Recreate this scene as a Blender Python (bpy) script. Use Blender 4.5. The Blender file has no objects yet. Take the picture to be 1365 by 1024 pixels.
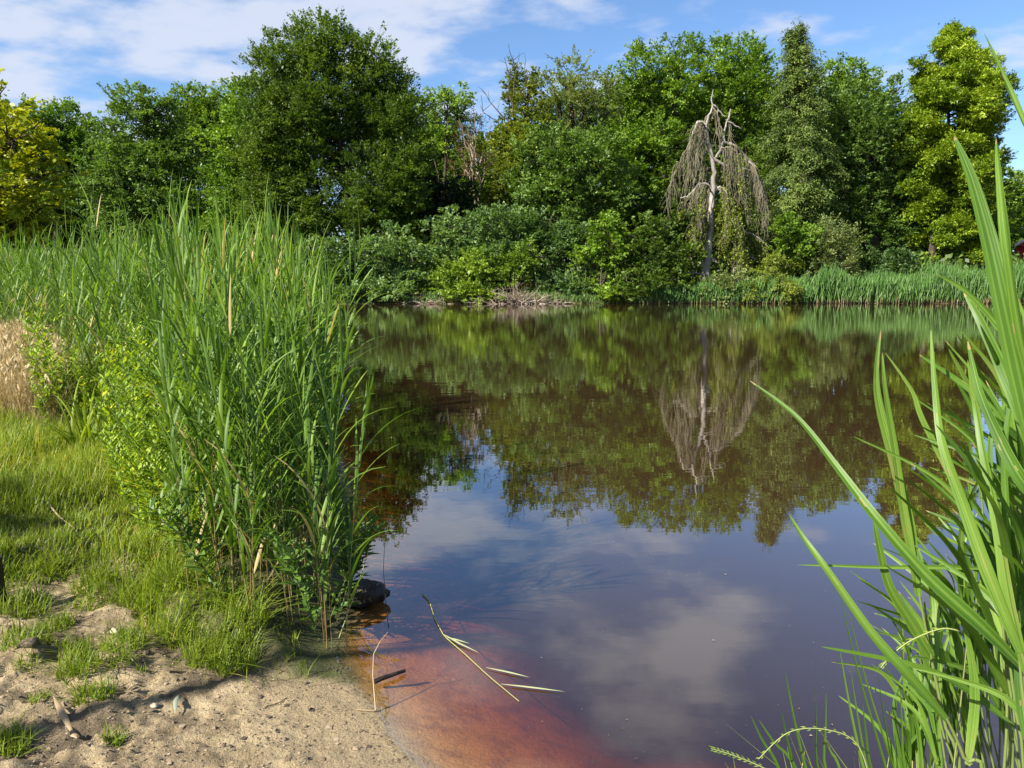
import bpy, math, random
import numpy as np
from mathutils import Vector
R = math.radians
scn = bpy.context.scene
COL = scn.collection

# ------------------------------------------------------------------ camera, sky, sun
FOC = 946.0            # focal length in pixels of the 1365 px wide photograph
PITCH = R(8.83)
CH = 1.7
cam_d = bpy.data.cameras.new("camera")
cam = bpy.data.objects.new("camera", cam_d)
COL.objects.link(cam)
cam.location = (0, 0, CH)
cam.rotation_euler = (R(90) - PITCH, 0, 0)
cam_d.sensor_width = 36.0
cam_d.lens = 36.0 * FOC / 1365.0
cam_d.clip_start = 0.05
cam_d.clip_end = 5000
scn.camera = cam

SUN_DIR = Vector((-0.82, -0.57, 0)).normalized()
SUN_EL = R(40)
SUN_DIR = Vector((SUN_DIR.x * math.cos(SUN_EL), SUN_DIR.y * math.cos(SUN_EL), math.sin(SUN_EL)))
sun_d = bpy.data.lights.new("sun", 'SUN')
sun_d.energy = 5.0
sun_d.angle = R(0.5)
sun_d.color = (1.0, 0.93, 0.82)
sun = bpy.data.objects.new("sun", sun_d)
COL.objects.link(sun)
sun.location = SUN_DIR * 100
sun.rotation_euler = SUN_DIR.to_track_quat('Z', 'Y').to_euler()

world = bpy.data.worlds.new("World")
scn.world = world
world.use_nodes = True
WT = world.node_tree
WT.nodes.clear()


def build_world():
    nt = WT
    N = lambda t: nt.nodes.new(t)
    L = nt.links.new
    out = N('ShaderNodeOutputWorld')
    bg = N('ShaderNodeBackground')
    bg.inputs['Strength'].default_value = 0.072
    sky = N('ShaderNodeTexSky')
    sky.sky_type = 'NISHITA'
    sky.sun_disc = False
    sky.sun_elevation = SUN_EL
    sky.sun_rotation = math.atan2(SUN_DIR.x, SUN_DIR.y)
    sky.air_density = 1.0
    sky.dust_density = 0.6
    sky.ozone_density = 2.5
    tc = N('ShaderNodeTexCoord')
    sep = N('ShaderNodeSeparateXYZ')
    L(tc.outputs['Generated'], sep.inputs[0])

    def M(op, a, b=None, clamp=False):
        n = N('ShaderNodeMath')
        n.operation = op
        n.use_clamp = clamp
        for i, v in enumerate((a, b)):
            if v is None:
                continue
            if isinstance(v, (int, float)):
                n.inputs[i].default_value = v
            else:
                L(v, n.inputs[i])
        return n.outputs[0]
    zz = M('ADD', M('MAXIMUM', sep.outputs['Z'], 0.0), 0.16)
    cx = M('DIVIDE', sep.outputs['X'], zz)
    cy = M('DIVIDE', sep.outputs['Y'], zz)
    comb = N('ShaderNodeCombineXYZ')
    L(cx, comb.inputs[0]); L(cy, comb.inputs[1])
    mp = N('ShaderNodeMapping')
    mp.inputs['Rotation'].default_value = (0, 0, R(28))
    mp.inputs['Scale'].default_value = (1.0, 1.2, 1)
    mp.inputs['Location'].default_value = (3.1, 1.7, 0)
    L(comb.outputs[0], mp.inputs[0])
    n1 = N('ShaderNodeTexNoise')
    n1.inputs['Scale'].default_value = 2.1
    n1.inputs['Detail'].default_value = 7
    n1.inputs['Roughness'].default_value = 0.52
    n1.inputs['Distortion'].default_value = 0.25
    L(mp.outputs[0], n1.inputs['Vector'])
    n2 = N('ShaderNodeTexNoise')
    n2.inputs['Scale'].default_value = 3.6
    n2.inputs['Detail'].default_value = 5
    n2.inputs['Roughness'].default_value = 0.55
    L(mp.outputs[0], n2.inputs['Vector'])
    f = M('ADD', M('MULTIPLY', n1.outputs[0], 0.62), M('MULTIPLY', n2.outputs[0], 0.38))
    # clearer sky towards the right
    bias = M('MULTIPLY', sep.outputs['X'], -0.13)
    f = M('ADD', f, bias)
    mr = N('ShaderNodeMapRange')
    mr.interpolation_type = 'SMOOTHSTEP'
    mr.inputs['From Min'].default_value = 0.445
    mr.inputs['From Max'].default_value = 0.60
    L(f, mr.inputs['Value'])
    fac = M('MULTIPLY', mr.outputs[0], 0.90)
    tint = N('ShaderNodeMix')
    tint.data_type = 'RGBA'
    tint.blend_type = 'MULTIPLY'
    tint.inputs[0].default_value = 1.0
    tint.inputs[7].default_value = (0.80, 0.95, 1.12, 1)
    L(sky.outputs[0], tint.inputs[6])
    mix = N('ShaderNodeMix')
    mix.data_type = 'RGBA'
    mix.inputs[7].default_value = (4.1, 4.5, 5.4, 1)
    L(fac, mix.inputs[0])
    L(tint.outputs[2], mix.inputs[6])
    L(mix.outputs[2], bg.inputs['Color'])
    L(bg.outputs[0], out.inputs[0])


build_world()
vs = scn.view_settings
vs.view_transform = 'Standard'
vs.look = 'None'
vs.exposure = 1.3
vs.gamma = 1
vs.use_curve_mapping = False
scn.cycles.max_bounces = 8
scn.cycles.transparent_max_bounces = 12
scn.cycles.diffuse_bounces = 3
scn.cycles.glossy_bounces = 3
scn.cycles.transmission_bounces = 4
scn.cycles.sample_clamp_indirect = 6
scn.cycles.caustics_reflective = False
scn.cycles.caustics_refractive = False

# ------------------------------------------------------------------ helpers
CP, SP = math.cos(PITCH), math.sin(PITCH)


def P(px, py, Y):
    """world point seen at a photo pixel, at world distance Y"""
    u, v = (px - 682.5) / FOC, (512 - py) / FOC
    t = Y / (CP + v * SP)
    return np.array([u * t, Y, CH + (-SP + v * CP) * t])


def PD(px, py, t):
    """world point at a photo pixel at depth t along the view axis"""
    u, v = (px - 682.5) / FOC, (512 - py) / FOC
    return np.array([u * t, (CP + v * SP) * t, CH + (-SP + v * CP) * t])


def G(px, py, z=0.0):
    u, v = (px - 682.5) / FOC, (512 - py) / FOC
    t = (CH - z) / (SP - v * CP)
    return np.array([u * t, (CP + v * SP) * t, z])


def scale_at(py, Y):
    v = (512 - py) / FOC
    return Y / (CP + v * SP) / FOC


def unit(v):
    v = np.asarray(v, float)
    n = np.linalg.norm(v, axis=-1, keepdims=True)
    return v / np.maximum(n, 1e-9)


def _hash(ix, iy, iz, seed):
    h = (ix * 374761393 + iy * 668265263 + iz * 2147483647 + seed * 1274126177) & 0xFFFFFFFF
    h = ((h ^ (h >> 13)) * 1274126177) & 0xFFFFFFFF
    h = (h ^ (h >> 16)) & 0xFFFFFFFF
    return h / 4294967295.0


def vnoise(p, seed=0):
    p = np.asarray(p, float)
    i = np.floor(p).astype(np.int64)
    f = p - i
    f = f * f * (3 - 2 * f)
    r = 0
    for dx in (0, 1):
        for dy in (0, 1):
            for dz in (0, 1):
                w = (f[:, 0] if dx else 1 - f[:, 0]) * (f[:, 1] if dy else 1 - f[:, 1]) * (f[:, 2] if dz else 1 - f[:, 2])
                r = r + w * _hash(i[:, 0] + dx, i[:, 1] + dy, i[:, 2] + dz, seed)
    return r


def fbm(p, octs=4, seed=0):
    r, a, s = 0, 0.5, 0
    p = np.asarray(p, float)
    for k in range(octs):
        r = r + a * vnoise(p, seed + k)
        s += a
        a *= 0.5
        p = p * 2.03 + 17.3
    return r / s


def smooth(a, b, x):
    t = np.clip((x - a) / (b - a), 0, 1)
    return t * t * (3 - 2 * t)


class MB:
    """collects quads and triangles and links them as one mesh object"""

    def __init__(self):
        self.v, self.f, self.t, self.n = [], [], [], 0

    def add(self, verts, faces, tint=0.5):
        verts = np.asarray(verts, float).reshape(-1, 3)
        faces = np.asarray(faces, np.int64)
        self.v.append(verts)
        self.f.append(faces + self.n)
        self.t.append(np.broadcast_to(np.asarray(tint, float), (len(faces),)).copy())
        self.n += len(verts)

    def tube(self, pts, rad, sides=6, tint=0.5):
        pts = np.asarray(pts, float)
        k = len(pts)
        rad = np.broadcast_to(np.asarray(rad, float), (k,))
        d = unit(np.gradient(pts, axis=0))
        ref = np.array([0.31, 0.9, 0.2])
        if abs(np.dot(unit(pts[-1] - pts[0]), unit(ref))) > 0.9:
            ref = np.array([0.9, -0.2, 0.3])
        a = unit(np.cross(d, ref))
        b = np.cross(d, a)
        th = np.linspace(0, 2 * np.pi, sides, endpoint=False)
        ring = a[:, None, :] * np.cos(th)[None, :, None] + b[:, None, :] * np.sin(th)[None, :, None]
        v = (pts[:, None, :] + ring * rad[:, None, None]).reshape(-1, 3)
        i = np.arange(k - 1)[:, None] * sides
        j = np.arange(sides)[None, :]
        j2 = (j + 1) % sides
        q = np.stack([i + j, i + j2, i + sides + j2, i + sides + j], -1).reshape(-1, 4)
        self.add(v, q, tint)
        # caps as fans of quads (degenerate triangles avoided)
        for base in (0, (k - 1) * sides):
            if sides == 4:
                self.add(v[base:base + 4], [[0, 1, 2, 3]], tint)
            elif sides == 6:
                self.add(v[base:base + 6], [[0, 1, 2, 3], [0, 3, 4, 5]], tint)
            elif sides == 8:
                self.add(v[base:base + 8], [[0, 1, 2, 3], [0, 3, 4, 7], [4, 5, 6, 7]], tint)

    def ribbon(self, pts, width, side, fold=0.25, tint=0.5):
        """a blade: centre line with a raised keel; side = unit vector(s) across"""
        pts = np.asarray(pts, float)
        k = len(pts)
        width = np.broadcast_to(np.asarray(width, float), (k,))
        d = unit(np.gradient(pts, axis=0))
        s = np.broadcast_to(np.asarray(side, float), (k, 3))
        s = unit(s - d * np.sum(s * d, -1, keepdims=True))
        n = np.cross(s, d)
        l = pts + s * width[:, None] * 0.5 + n * width[:, None] * fold
        r = pts - s * width[:, None] * 0.5 + n * width[:, None] * fold
        v = np.stack([l, pts, r], 1).reshape(-1, 3)
        i = np.arange(k - 1) * 3
        q = np.concatenate([np.stack([i, i + 1, i + 4, i + 3], -1), np.stack([i + 1, i + 2, i + 5, i + 4], -1)])
        self.add(v, q, tint)

    def broad(self, pts, width, side, fold, tint, rng, cols=13):
        """a broad reed blade with fine veins and a paler midrib"""
        k = len(pts)
        d = unit(np.gradient(pts, axis=0))
        s = unit(side - d * np.sum(side * d, -1, keepdims=True))
        n = np.cross(s, d)
        u = np.linspace(-1, 1, cols)
        wave = np.cumsum(rng.normal(size=k)) * .02
        v = pts[:, None] + s[:, None] * (width[:, None] * .5 * u[None])[..., None] + n[:, None] * (width[:, None] * (fold * np.abs(u)[None] ** .8 + wave[:, None] * u[None]))[..., None]
        i = np.arange(k - 1)[:, None] * cols; j = np.arange(cols - 1)[None, :]
        q = np.stack([i + j, i + j + 1, i + cols + j + 1, i + cols + j], -1).reshape(-1, 4)
        vein = rng.normal(0, .13, cols - 1)
        vein[(cols - 1) // 2] += .22
        lon = np.interp(np.arange(k - 1), np.linspace(0, k - 1, 6), rng.normal(0, .09, 6))
        tn = np.clip(tint + vein[None] + lon[:, None], 0, .85)
        if rng.random() < .55:
            tn[-int(rng.integers(1, 3)):] = .97
        for _ in range(int(rng.integers(0, 4))):
            a = int(rng.integers(3, k - 1)); tn[a - 1:a, int(rng.integers(0, cols - 1))] = .95
        self.add(v.reshape(-1, 3), q, tn.ravel())

    def leaves(self, c, d, n, length, width, tint):
        """diamond leaves, one quad each, vectorised"""
        c = np.asarray(c, float)
        m = len(c)
        d = unit(d)
        s = unit(np.cross(d, n))
        length = np.broadcast_to(length, (m,))[:, None]
        width = np.broadcast_to(width, (m,))[:, None]
        nn = np.cross(s, d)
        v = np.stack([c - d * length * 0.5, c + s * width * 0.5 - d * length * 0.05 + nn * width * 0.12,
                      c + d * length * 0.5 - nn * length * 0.08, c - s * width * 0.5 - d * length * 0.05 + nn * width * 0.12], 1).reshape(-1, 3)
        q = np.arange(m * 4).reshape(m, 4)
        self.add(v, q, tint)

    def merge(self, other_v, other_f, other_t, M, loc):
        v = other_v @ M.T + loc
        self.add(v, other_f, other_t)

    def arrays(self):
        return np.concatenate(self.v), np.concatenate(self.f), np.concatenate(self.t)

    def mesh(self, name, mat, origin=(0, 0, 0), smooth_shade=False):
        v, f, t = self.arrays()
        v = v - np.asarray(origin, float)
        me = bpy.data.meshes.new(name)
        me.vertices.add(len(v))
        me.vertices.foreach_set('co', v.astype(np.float32).ravel())
        me.loops.add(f.size)
        me.loops.foreach_set('vertex_index', f.astype(np.int32).ravel())
        me.polygons.add(len(f))
        me.polygons.foreach_set('loop_start', (np.arange(len(f)) * 4).astype(np.int32))
        me.update(calc_edges=True)
        at = me.attributes.new('tint', 'FLOAT', 'FACE')
        at.data.foreach_set('value', t.astype(np.float32))
        if smooth_shade:
            me.shade_smooth()
        me.materials.append(mat)
        return me

    def build(self, name, mat, parent=None, origin=None, smooth_shade=False):
        if origin is None:
            origin = tuple(parent.matrix_basis.translation) if parent else (0, 0, 0)
        me = self.mesh(name, mat, origin, smooth_shade)
        o = bpy.data.objects.new(name, me)
        COL.objects.link(o)
        if parent:
            o.parent = parent
        else:
            o.location = origin
        return o


def tag(o, label=None, cat=None, group=None, kind=None):
    for k, v in (('label', label), ('category', cat), ('group', group), ('kind', kind)):
        if v:
            o[k] = v
    return o


def thing(name, label, cat, loc, group=None, rz=0.0):
    o = bpy.data.objects.new(name, None)
    o.empty_display_size = 0.1
    COL.objects.link(o)
    o.location = Vector([float(q) for q in loc])
    o.rotation_euler = (0, 0, rz)
    return tag(o, label, cat, group)


def copy_tree(src, loc, rz=0.0, sc=1.0, tilt=(0, 0), label=None, group=None):
    c = src.copy()
    COL.objects.link(c)
    for ch in src.children:
        d = ch.copy()
        COL.objects.link(d)
        d.parent = c
        for g in ch.children:
            e = g.copy()
            COL.objects.link(e)
            e.parent = d
    c.location = Vector([float(q) for q in loc])
    c.rotation_euler = (tilt[0], tilt[1], rz)
    c.scale = (sc, sc, sc)
    if label:
        c['label'] = label
    if group:
        c['group'] = group
    return c


# ------------------------------------------------------------------ materials
def new_mat(name):
    m = bpy.data.materials.new(name)
    m.use_nodes = True
    m.node_tree.nodes.clear()
    return m


def nodes_of(m):
    nt = m.node_tree
    N = lambda t: nt.nodes.new(t)
    L = nt.links.new
    return nt, N, L


def ramp(N, stops):
    r = N('ShaderNodeValToRGB')
    e = r.color_ramp.elements
    while len(e) < len(stops):
        e.new(0.5)
    for el, (p, c) in zip(e, stops):
        el.position = p
        el.color = (*c, 1)
    return r


def foliage_mat(name, stops, transl=0.35, rough=0.5, spec=0.35, var=0.25, vscale=0.35, tr_tint=(1.25, 1.25, 0.45), gain=(1.0, 1.0, 1.0)):
    m = new_mat(name)
    stops = [(p, tuple(min(.9, a * b) for a, b in zip(c, gain))) for p, c in stops]
    nt, N, L = nodes_of(m)
    out = N('ShaderNodeOutputMaterial')
    at = N('ShaderNodeAttribute')
    at.attribute_name = 'tint'
    tc = N('ShaderNodeTexCoord')
    no = N('ShaderNodeTexNoise')
    no.inputs['Scale'].default_value = vscale
    no.inputs['Detail'].default_value = 3
    L(tc.outputs['Object'], no.inputs['Vector'])
    mr = N('ShaderNodeMapRange')
    mr.inputs['From Min'].default_value = 0.3
    mr.inputs['From Max'].default_value = 0.7
    mr.inputs['To Min'].default_value = -var
    mr.inputs['To Max'].default_value = var
    L(no.outputs[0], mr.inputs['Value'])
    ad = N('ShaderNodeMath')
    ad.operation = 'ADD'
    ad.use_clamp = True
    L(at.outputs['Fac'], ad.inputs[0])
    L(mr.outputs[0], ad.inputs[1])
    r = ramp(N, stops)
    L(ad.outputs[0], r.inputs[0])
    bs = N('ShaderNodeBsdfPrincipled')
    bs.inputs['Roughness'].default_value = rough
    bs.inputs['Specular IOR Level'].default_value = spec
    L(r.outputs[0], bs.inputs['Base Color'])
    tr = N('ShaderNodeBsdfTranslucent')
    tm = N('ShaderNodeMix')
    tm.data_type = 'RGBA'
    tm.blend_type = 'MULTIPLY'
    tm.inputs[0].default_value = 1
    tm.inputs[7].default_value = (*tr_tint, 1)
    L(r.outputs[0], tm.inputs[6])
    L(tm.outputs[2], tr.inputs['Color'])
    mx = N('ShaderNodeMixShader')
    mx.inputs[0].default_value = transl
    L(bs.outputs[0], mx.inputs[1])
    L(tr.outputs[0], mx.inputs[2])
    L(mx.outputs[0], out.inputs[0])
    return m


def bark_mat(name, c1, c2, scale=6, rough=0.9, stretch=0.25, bump=0.5):
    m = new_mat(name)
    nt, N, L = nodes_of(m)
    out = N('ShaderNodeOutputMaterial')
    tc = N('ShaderNodeTexCoord')
    mp = N('ShaderNodeMapping')
    mp.inputs['Scale'].default_value = (1, 1, stretch)
    L(tc.outputs['Object'], mp.inputs[0])
    no = N('ShaderNodeTexNoise')
    no.inputs['Scale'].default_value = scale
    no.inputs['Detail'].default_value = 6
    no.inputs['Roughness'].default_value = 0.65
    L(mp.outputs[0], no.inputs['Vector'])
    r = ramp(N, [(0.35, c1), (0.65, c2)])
    L(no.outputs[0], r.inputs[0])
    bs = N('ShaderNodeBsdfPrincipled')
    bs.inputs['Roughness'].default_value = rough
    bs.inputs['Specular IOR Level'].default_value = 0.2
    L(r.outputs[0], bs.inputs['Base Color'])
    bp = N('ShaderNodeBump')
    bp.inputs['Strength'].default_value = bump
    bp.inputs['Distance'].default_value = 0.02
    L(no.outputs[0], bp.inputs['Height'])
    L(bp.outputs[0], bs.inputs['Normal'])
    L(bs.outputs[0], out.inputs[0])
    return m


# broadleaf greens (dark, mid, light)
M_OAK = foliage_mat('oak leaves', [(0, (.030, .062, .010)), (.5, (.055, .115, .016)), (1, (.100, .175, .030))], gain=(1.98, 1.71, 1.21))
M_BEECH = foliage_mat('beech leaves', [(0, (.026, .050, .011)), (.5, (.045, .085, .016)), (1, (.090, .135, .028))], gain=(1.86, 1.77, 1.21))
M_FRESH = foliage_mat('fresh green leaves', [(0, (.040, .090, .012)), (.5, (.075, .155, .022)), (1, (.125, .215, .036))], gain=(1.98, 1.71, 1.21))
M_MAPLE = foliage_mat('maple leaves', [(0, (.034, .072, .020)), (.5, (.060, .122, .032)), (1, (.100, .180, .050))], spec=.45, gain=(1.98, 1.71, 1.21))
M_SHRUB = foliage_mat('shrub leaves', [(0, (.065, .125, .035)), (.5, (.130, .225, .065)), (1, (.215, .325, .110))], spec=.4)
M_LIME = foliage_mat('yellow green leaves', [(0, (.055, .115, .016)), (.5, (.098, .175, .028)), (1, (.155, .245, .048))], gain=(1.98, 1.71, 1.21))
M_GOLD = foliage_mat('golden leaves', [(0, (.150, .150, .006)), (.5, (.270, .235, .008)), (1, (.400, .330, .020))], tr_tint=(1.2, 1.1, .4), gain=(1.15, 1.5, 1.0))
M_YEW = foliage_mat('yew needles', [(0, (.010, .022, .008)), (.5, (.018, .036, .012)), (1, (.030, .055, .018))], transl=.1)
M_CONIF = foliage_mat('conifer sprays', [(0, (.032, .058, .016)), (.5, (.060, .098, .026)), (1, (.105, .150, .042))], transl=.2, gain=(1.80, 1.71, 1.21))
M_CYPR = foliage_mat('golden cypress sprays', [(0, (.060, .085, .008)), (.5, (.135, .165, .014)), (1, (.225, .240, .028))], transl=.25, gain=(1.50, 1.83, 1.21))
M_GREY = foliage_mat('grey green leaves', [(0, (.070, .110, .050)), (.5, (.110, .160, .075)), (1, (.165, .215, .110))], gain=(1.98, 1.71, 1.21))
M_IVY = foliage_mat('ivy leaves', [(0, (.045, .070, .010)), (.5, (.085, .115, .016)), (1, (.150, .175, .028))], gain=(1.80, 1.77, 1.21))
M_RUST = foliage_mat('rusty leaves', [(0, (.085, .052, .026)), (.5, (.130, .085, .042)), (1, (.170, .130, .065))])
M_REED = foliage_mat('reed leaves', [(0, (.038, .085, .014)), (.45, (.088, .165, .024)), (.88, (.175, .275, .045)), (.93, (.34, .29, .13)), (1, (.40, .31, .17))], transl=.40, rough=.5, spec=.3, vscale=1.2, var=.04, gain=(1.25, 1.25, 1.1))
M_REEDNEAR = foliage_mat('near reed leaves', [(0, (.040, .100, .012)), (.45, (.095, .195, .022)), (.85, (.185, .300, .050)), (.93, (.36, .30, .12)), (1, (.26, .17, .08))], transl=.42, rough=.45, spec=.35, vscale=9, var=.06)
M_FARREED = foliage_mat('far reed leaves', [(0, (.050, .120, .022)), (.5, (.090, .190, .036)), (1, (.150, .280, .060))], transl=.35)
M_STEM = foliage_mat('reed stems', [(0, (.240, .175, .070)), (.5, (.160, .180, .055)), (1, (.090, .160, .035))], transl=.05, var=.1)
M_GRASS = foliage_mat('grass blades', [(0, (.060, .100, .012)), (.5, (.120, .190, .020)), (.85, (.190, .270, .035)), (1, (.320, .300, .100))], transl=.4, vscale=.8, var=.25, gain=(1.65, 1.45, 1.1))
M_DRY = foliage_mat('dry grass blades', [(0, (.30, .23, .11)), (.5, (.46, .36, .19)), (1, (.60, .50, .30))], transl=.3, tr_tint=(1.1, 1, .8))
M_HERB = foliage_mat('herb leaves', [(0, (.055, .110, .012)), (.5, (.125, .205, .020)), (.9, (.230, .310, .035)), (1, (.400, .330, .05))], transl=.4, vscale=1.5, gain=(1.75,1.65,1.1))
M_DKHERB = foliage_mat('dark herb leaves', [(0, (.035, .085, .018)), (.5, (.060, .130, .028)), (1, (.100, .180, .040))], transl=.35, gain=(1.65, 1.45, 1.1))
M_STRAW = foliage_mat('dead leaf', [(0, (.22, .155, .08)), (.5, (.31, .23, .13)), (1, (.40, .31, .19))], transl=.2, tr_tint=(1, .95, .8))
M_BARK = bark_mat('bark', (.035, .028, .020), (.10, .085, .065))
M_DEAD = bark_mat('dead wood', (.16, .14, .115), (.40, .37, .33), scale=4)
M_TWIG = bark_mat('bare twigs', (.095, .085, .052), (.225, .205, .145), scale=2)
M_TWIGD = bark_mat('dry brush', (.12, .085, .06), (.40, .33, .26), scale=1.5)
M_WETWOOD = bark_mat('wet wood', (.010, .008, .007), (.040, .032, .026), scale=14, rough=.45, stretch=.6, bump=1)
M_STONE = bark_mat('pale stone', (.30, .25, .17), (.50, .44, .33), scale=14, stretch=1, bump=.6)
M_CLOD = bark_mat('soil clod', (.06, .048, .034), (.16, .125, .085), scale=25, stretch=1, bump=.8)

# ------------------------------------------------------------------ the pond outline and the ground
near_shore = [G(640, 1120), G(600, 1070), G(556, 1024), G(510, 968), G(470, 912), G(446, 874), G(452, 842), G(468, 806)]
POND = [tuple(p[:2]) for p in near_shore] + [(-1.08, 4.3), (-1.35, 5.5), (-2.2, 8), (-4.0, 13), (-7.2, 22), (-10.8, 32), (-12.2, 37),
        (-11.4, 40.0), (-8, 41.0), (-3, 41.4), (2, 41.2), (6, 41.6), (10, 41.5), (15, 41.3), (20, 41.6), (28, 41.2), (38, 40), (55, 34), (62, 20), (55, 4),
        (22, -2), (5, 0.2), (2.6, 0.9), (1.4, 1.45), (0.75, 1.75), (0.3, 1.72), (0.02, 1.72)]
SAND = [tuple(G(*q, .15)[:2]) for q in ((-500, 860), (0, 800), (60, 776), (120, 768), (176, 782), (206, 826), (300, 856), (390, 866), (446, 868))] + \
       [(-0.2, 3.1), (1.5, 2.3), (1.5, -3), (-9, -3)]


def sdist(x, y, poly):
    """signed distance to a polygon: negative inside"""
    x = np.asarray(x, float); y = np.asarray(y, float)
    best = np.full(x.shape, 1e9)
    inside = np.zeros(x.shape, bool)
    n = len(poly)
    for i in range(n):
        ax, ay = poly[i]; bx, by = poly[(i + 1) % n]
        dx, dy = bx - ax, by - ay
        t = np.clip(((x - ax) * dx + (y - ay) * dy) / (dx * dx + dy * dy + 1e-12), 0, 1)
        best = np.minimum(best, (x - ax - t * dx) ** 2 + (y - ay - t * dy) ** 2)
        c = (ay > y) != (by > y)
        xi = ax + (y - ay) / ((by - ay) if by != ay else 1e-12) * dx
        inside ^= c & (x < xi)
    d = np.sqrt(best)
    return np.where(inside, -d, d)


def ground_z(x, y, detail=True):
    x = np.atleast_1d(np.asarray(x, float)); y = np.atleast_1d(np.asarray(y, float))
    near = smooth(14, 5, np.hypot(x + 1, y - 3))
    wob = (fbm(np.stack([x * 1.3, y * 1.3, x * 0], -1), 3, 5) - .5) * 0.22
    d = sdist(x, y, POND) + wob * smooth(.0, .6, np.hypot(x + .4, y - 2.6) * .3)
    out = 0.115 * np.minimum(d, 1.6) + 0.03 * np.clip(d - 1.6, 0, 12) + 0.010 * np.clip(d - 14, 0, 60)
    dn = np.minimum(d, 0)
    beach = smooth(2.2, .9, np.hypot(x + .2, y - 2.6))
    inn = beach * (.25 * dn - .25 * smooth(-.5, -1.6, dn)) + (1 - beach) * (-1.3 * (1 - np.exp(dn * .32)))
    h = np.where(d > 0, out, inn)
    s = sdist(x, y, SAND) + (fbm(np.stack([x * 4, y * 4, x * 0], -1), 3, 9) - .5) * 0.16
    grassy = smooth(0.0, 0.16, s) * smooth(0.02, 0.35, d)
    h = h + grassy * 0.11
    if detail:
        p = np.stack([x, y, x * 0], -1)
        land = smooth(-.25, .45, d)
        n1 = fbm(p * 5.5, 3, 21) - .5
        n2 = fbm(p * 19, 4, 31)
        n2 = np.abs(n2 - .5) * 2
        h = h + near * land * (n1 * 0.095 + (0.35 - n2) * 0.055) * (0.35 + .65 * smooth(.2, 1.1, d))
        h = h + smooth(8, 30, np.hypot(x, y)) * (fbm(p * .3, 3, 77) - .5) * .12 * smooth(0, 2, d)
    h = np.where((d > 0.02) & (h < 0.006), 0.006, h)
    return h


def gz(x, y):
    return float(ground_z(x, y)[0])


def axis(segs):
    out = []
    for a, b, s in segs:
        out += list(np.arange(a, b, s))
    out.append(segs[-1][1])
    return np.array(out)


gx = axis([(-900, -200, 140), (-200, -60, 20), (-60, -14, 2.0), (-14, -5, .3), (-5, -2.6, .06), (-2.6, .9, .016), (.9, 2.4, .06), (2.4, 8, .4), (8, 60, 2), (60, 200, 20), (200, 901, 140)])
gy = axis([(-300, -20, 70), (-20, 0, 2), (0, 1.8, .1), (1.8, 4.0, .016), (4.0, 6.5, .05), (6.5, 14, .25), (14, 39, 1.0), (39, 45, .25), (45, 90, 2), (90, 300, 30), (300, 1600, 200)])
GXX, GYY = np.meshgrid(gx, gy)
gzz = ground_z(GXX.ravel(), GYY.ravel())
nx, ny = len(gx), len(gy)
ii = (np.arange(ny - 1)[:, None] * nx + np.arange(nx - 1)[None, :])
gquads = np.stack([ii, ii + 1, ii + nx + 1, ii + nx], -1).reshape(-1, 4)


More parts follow.
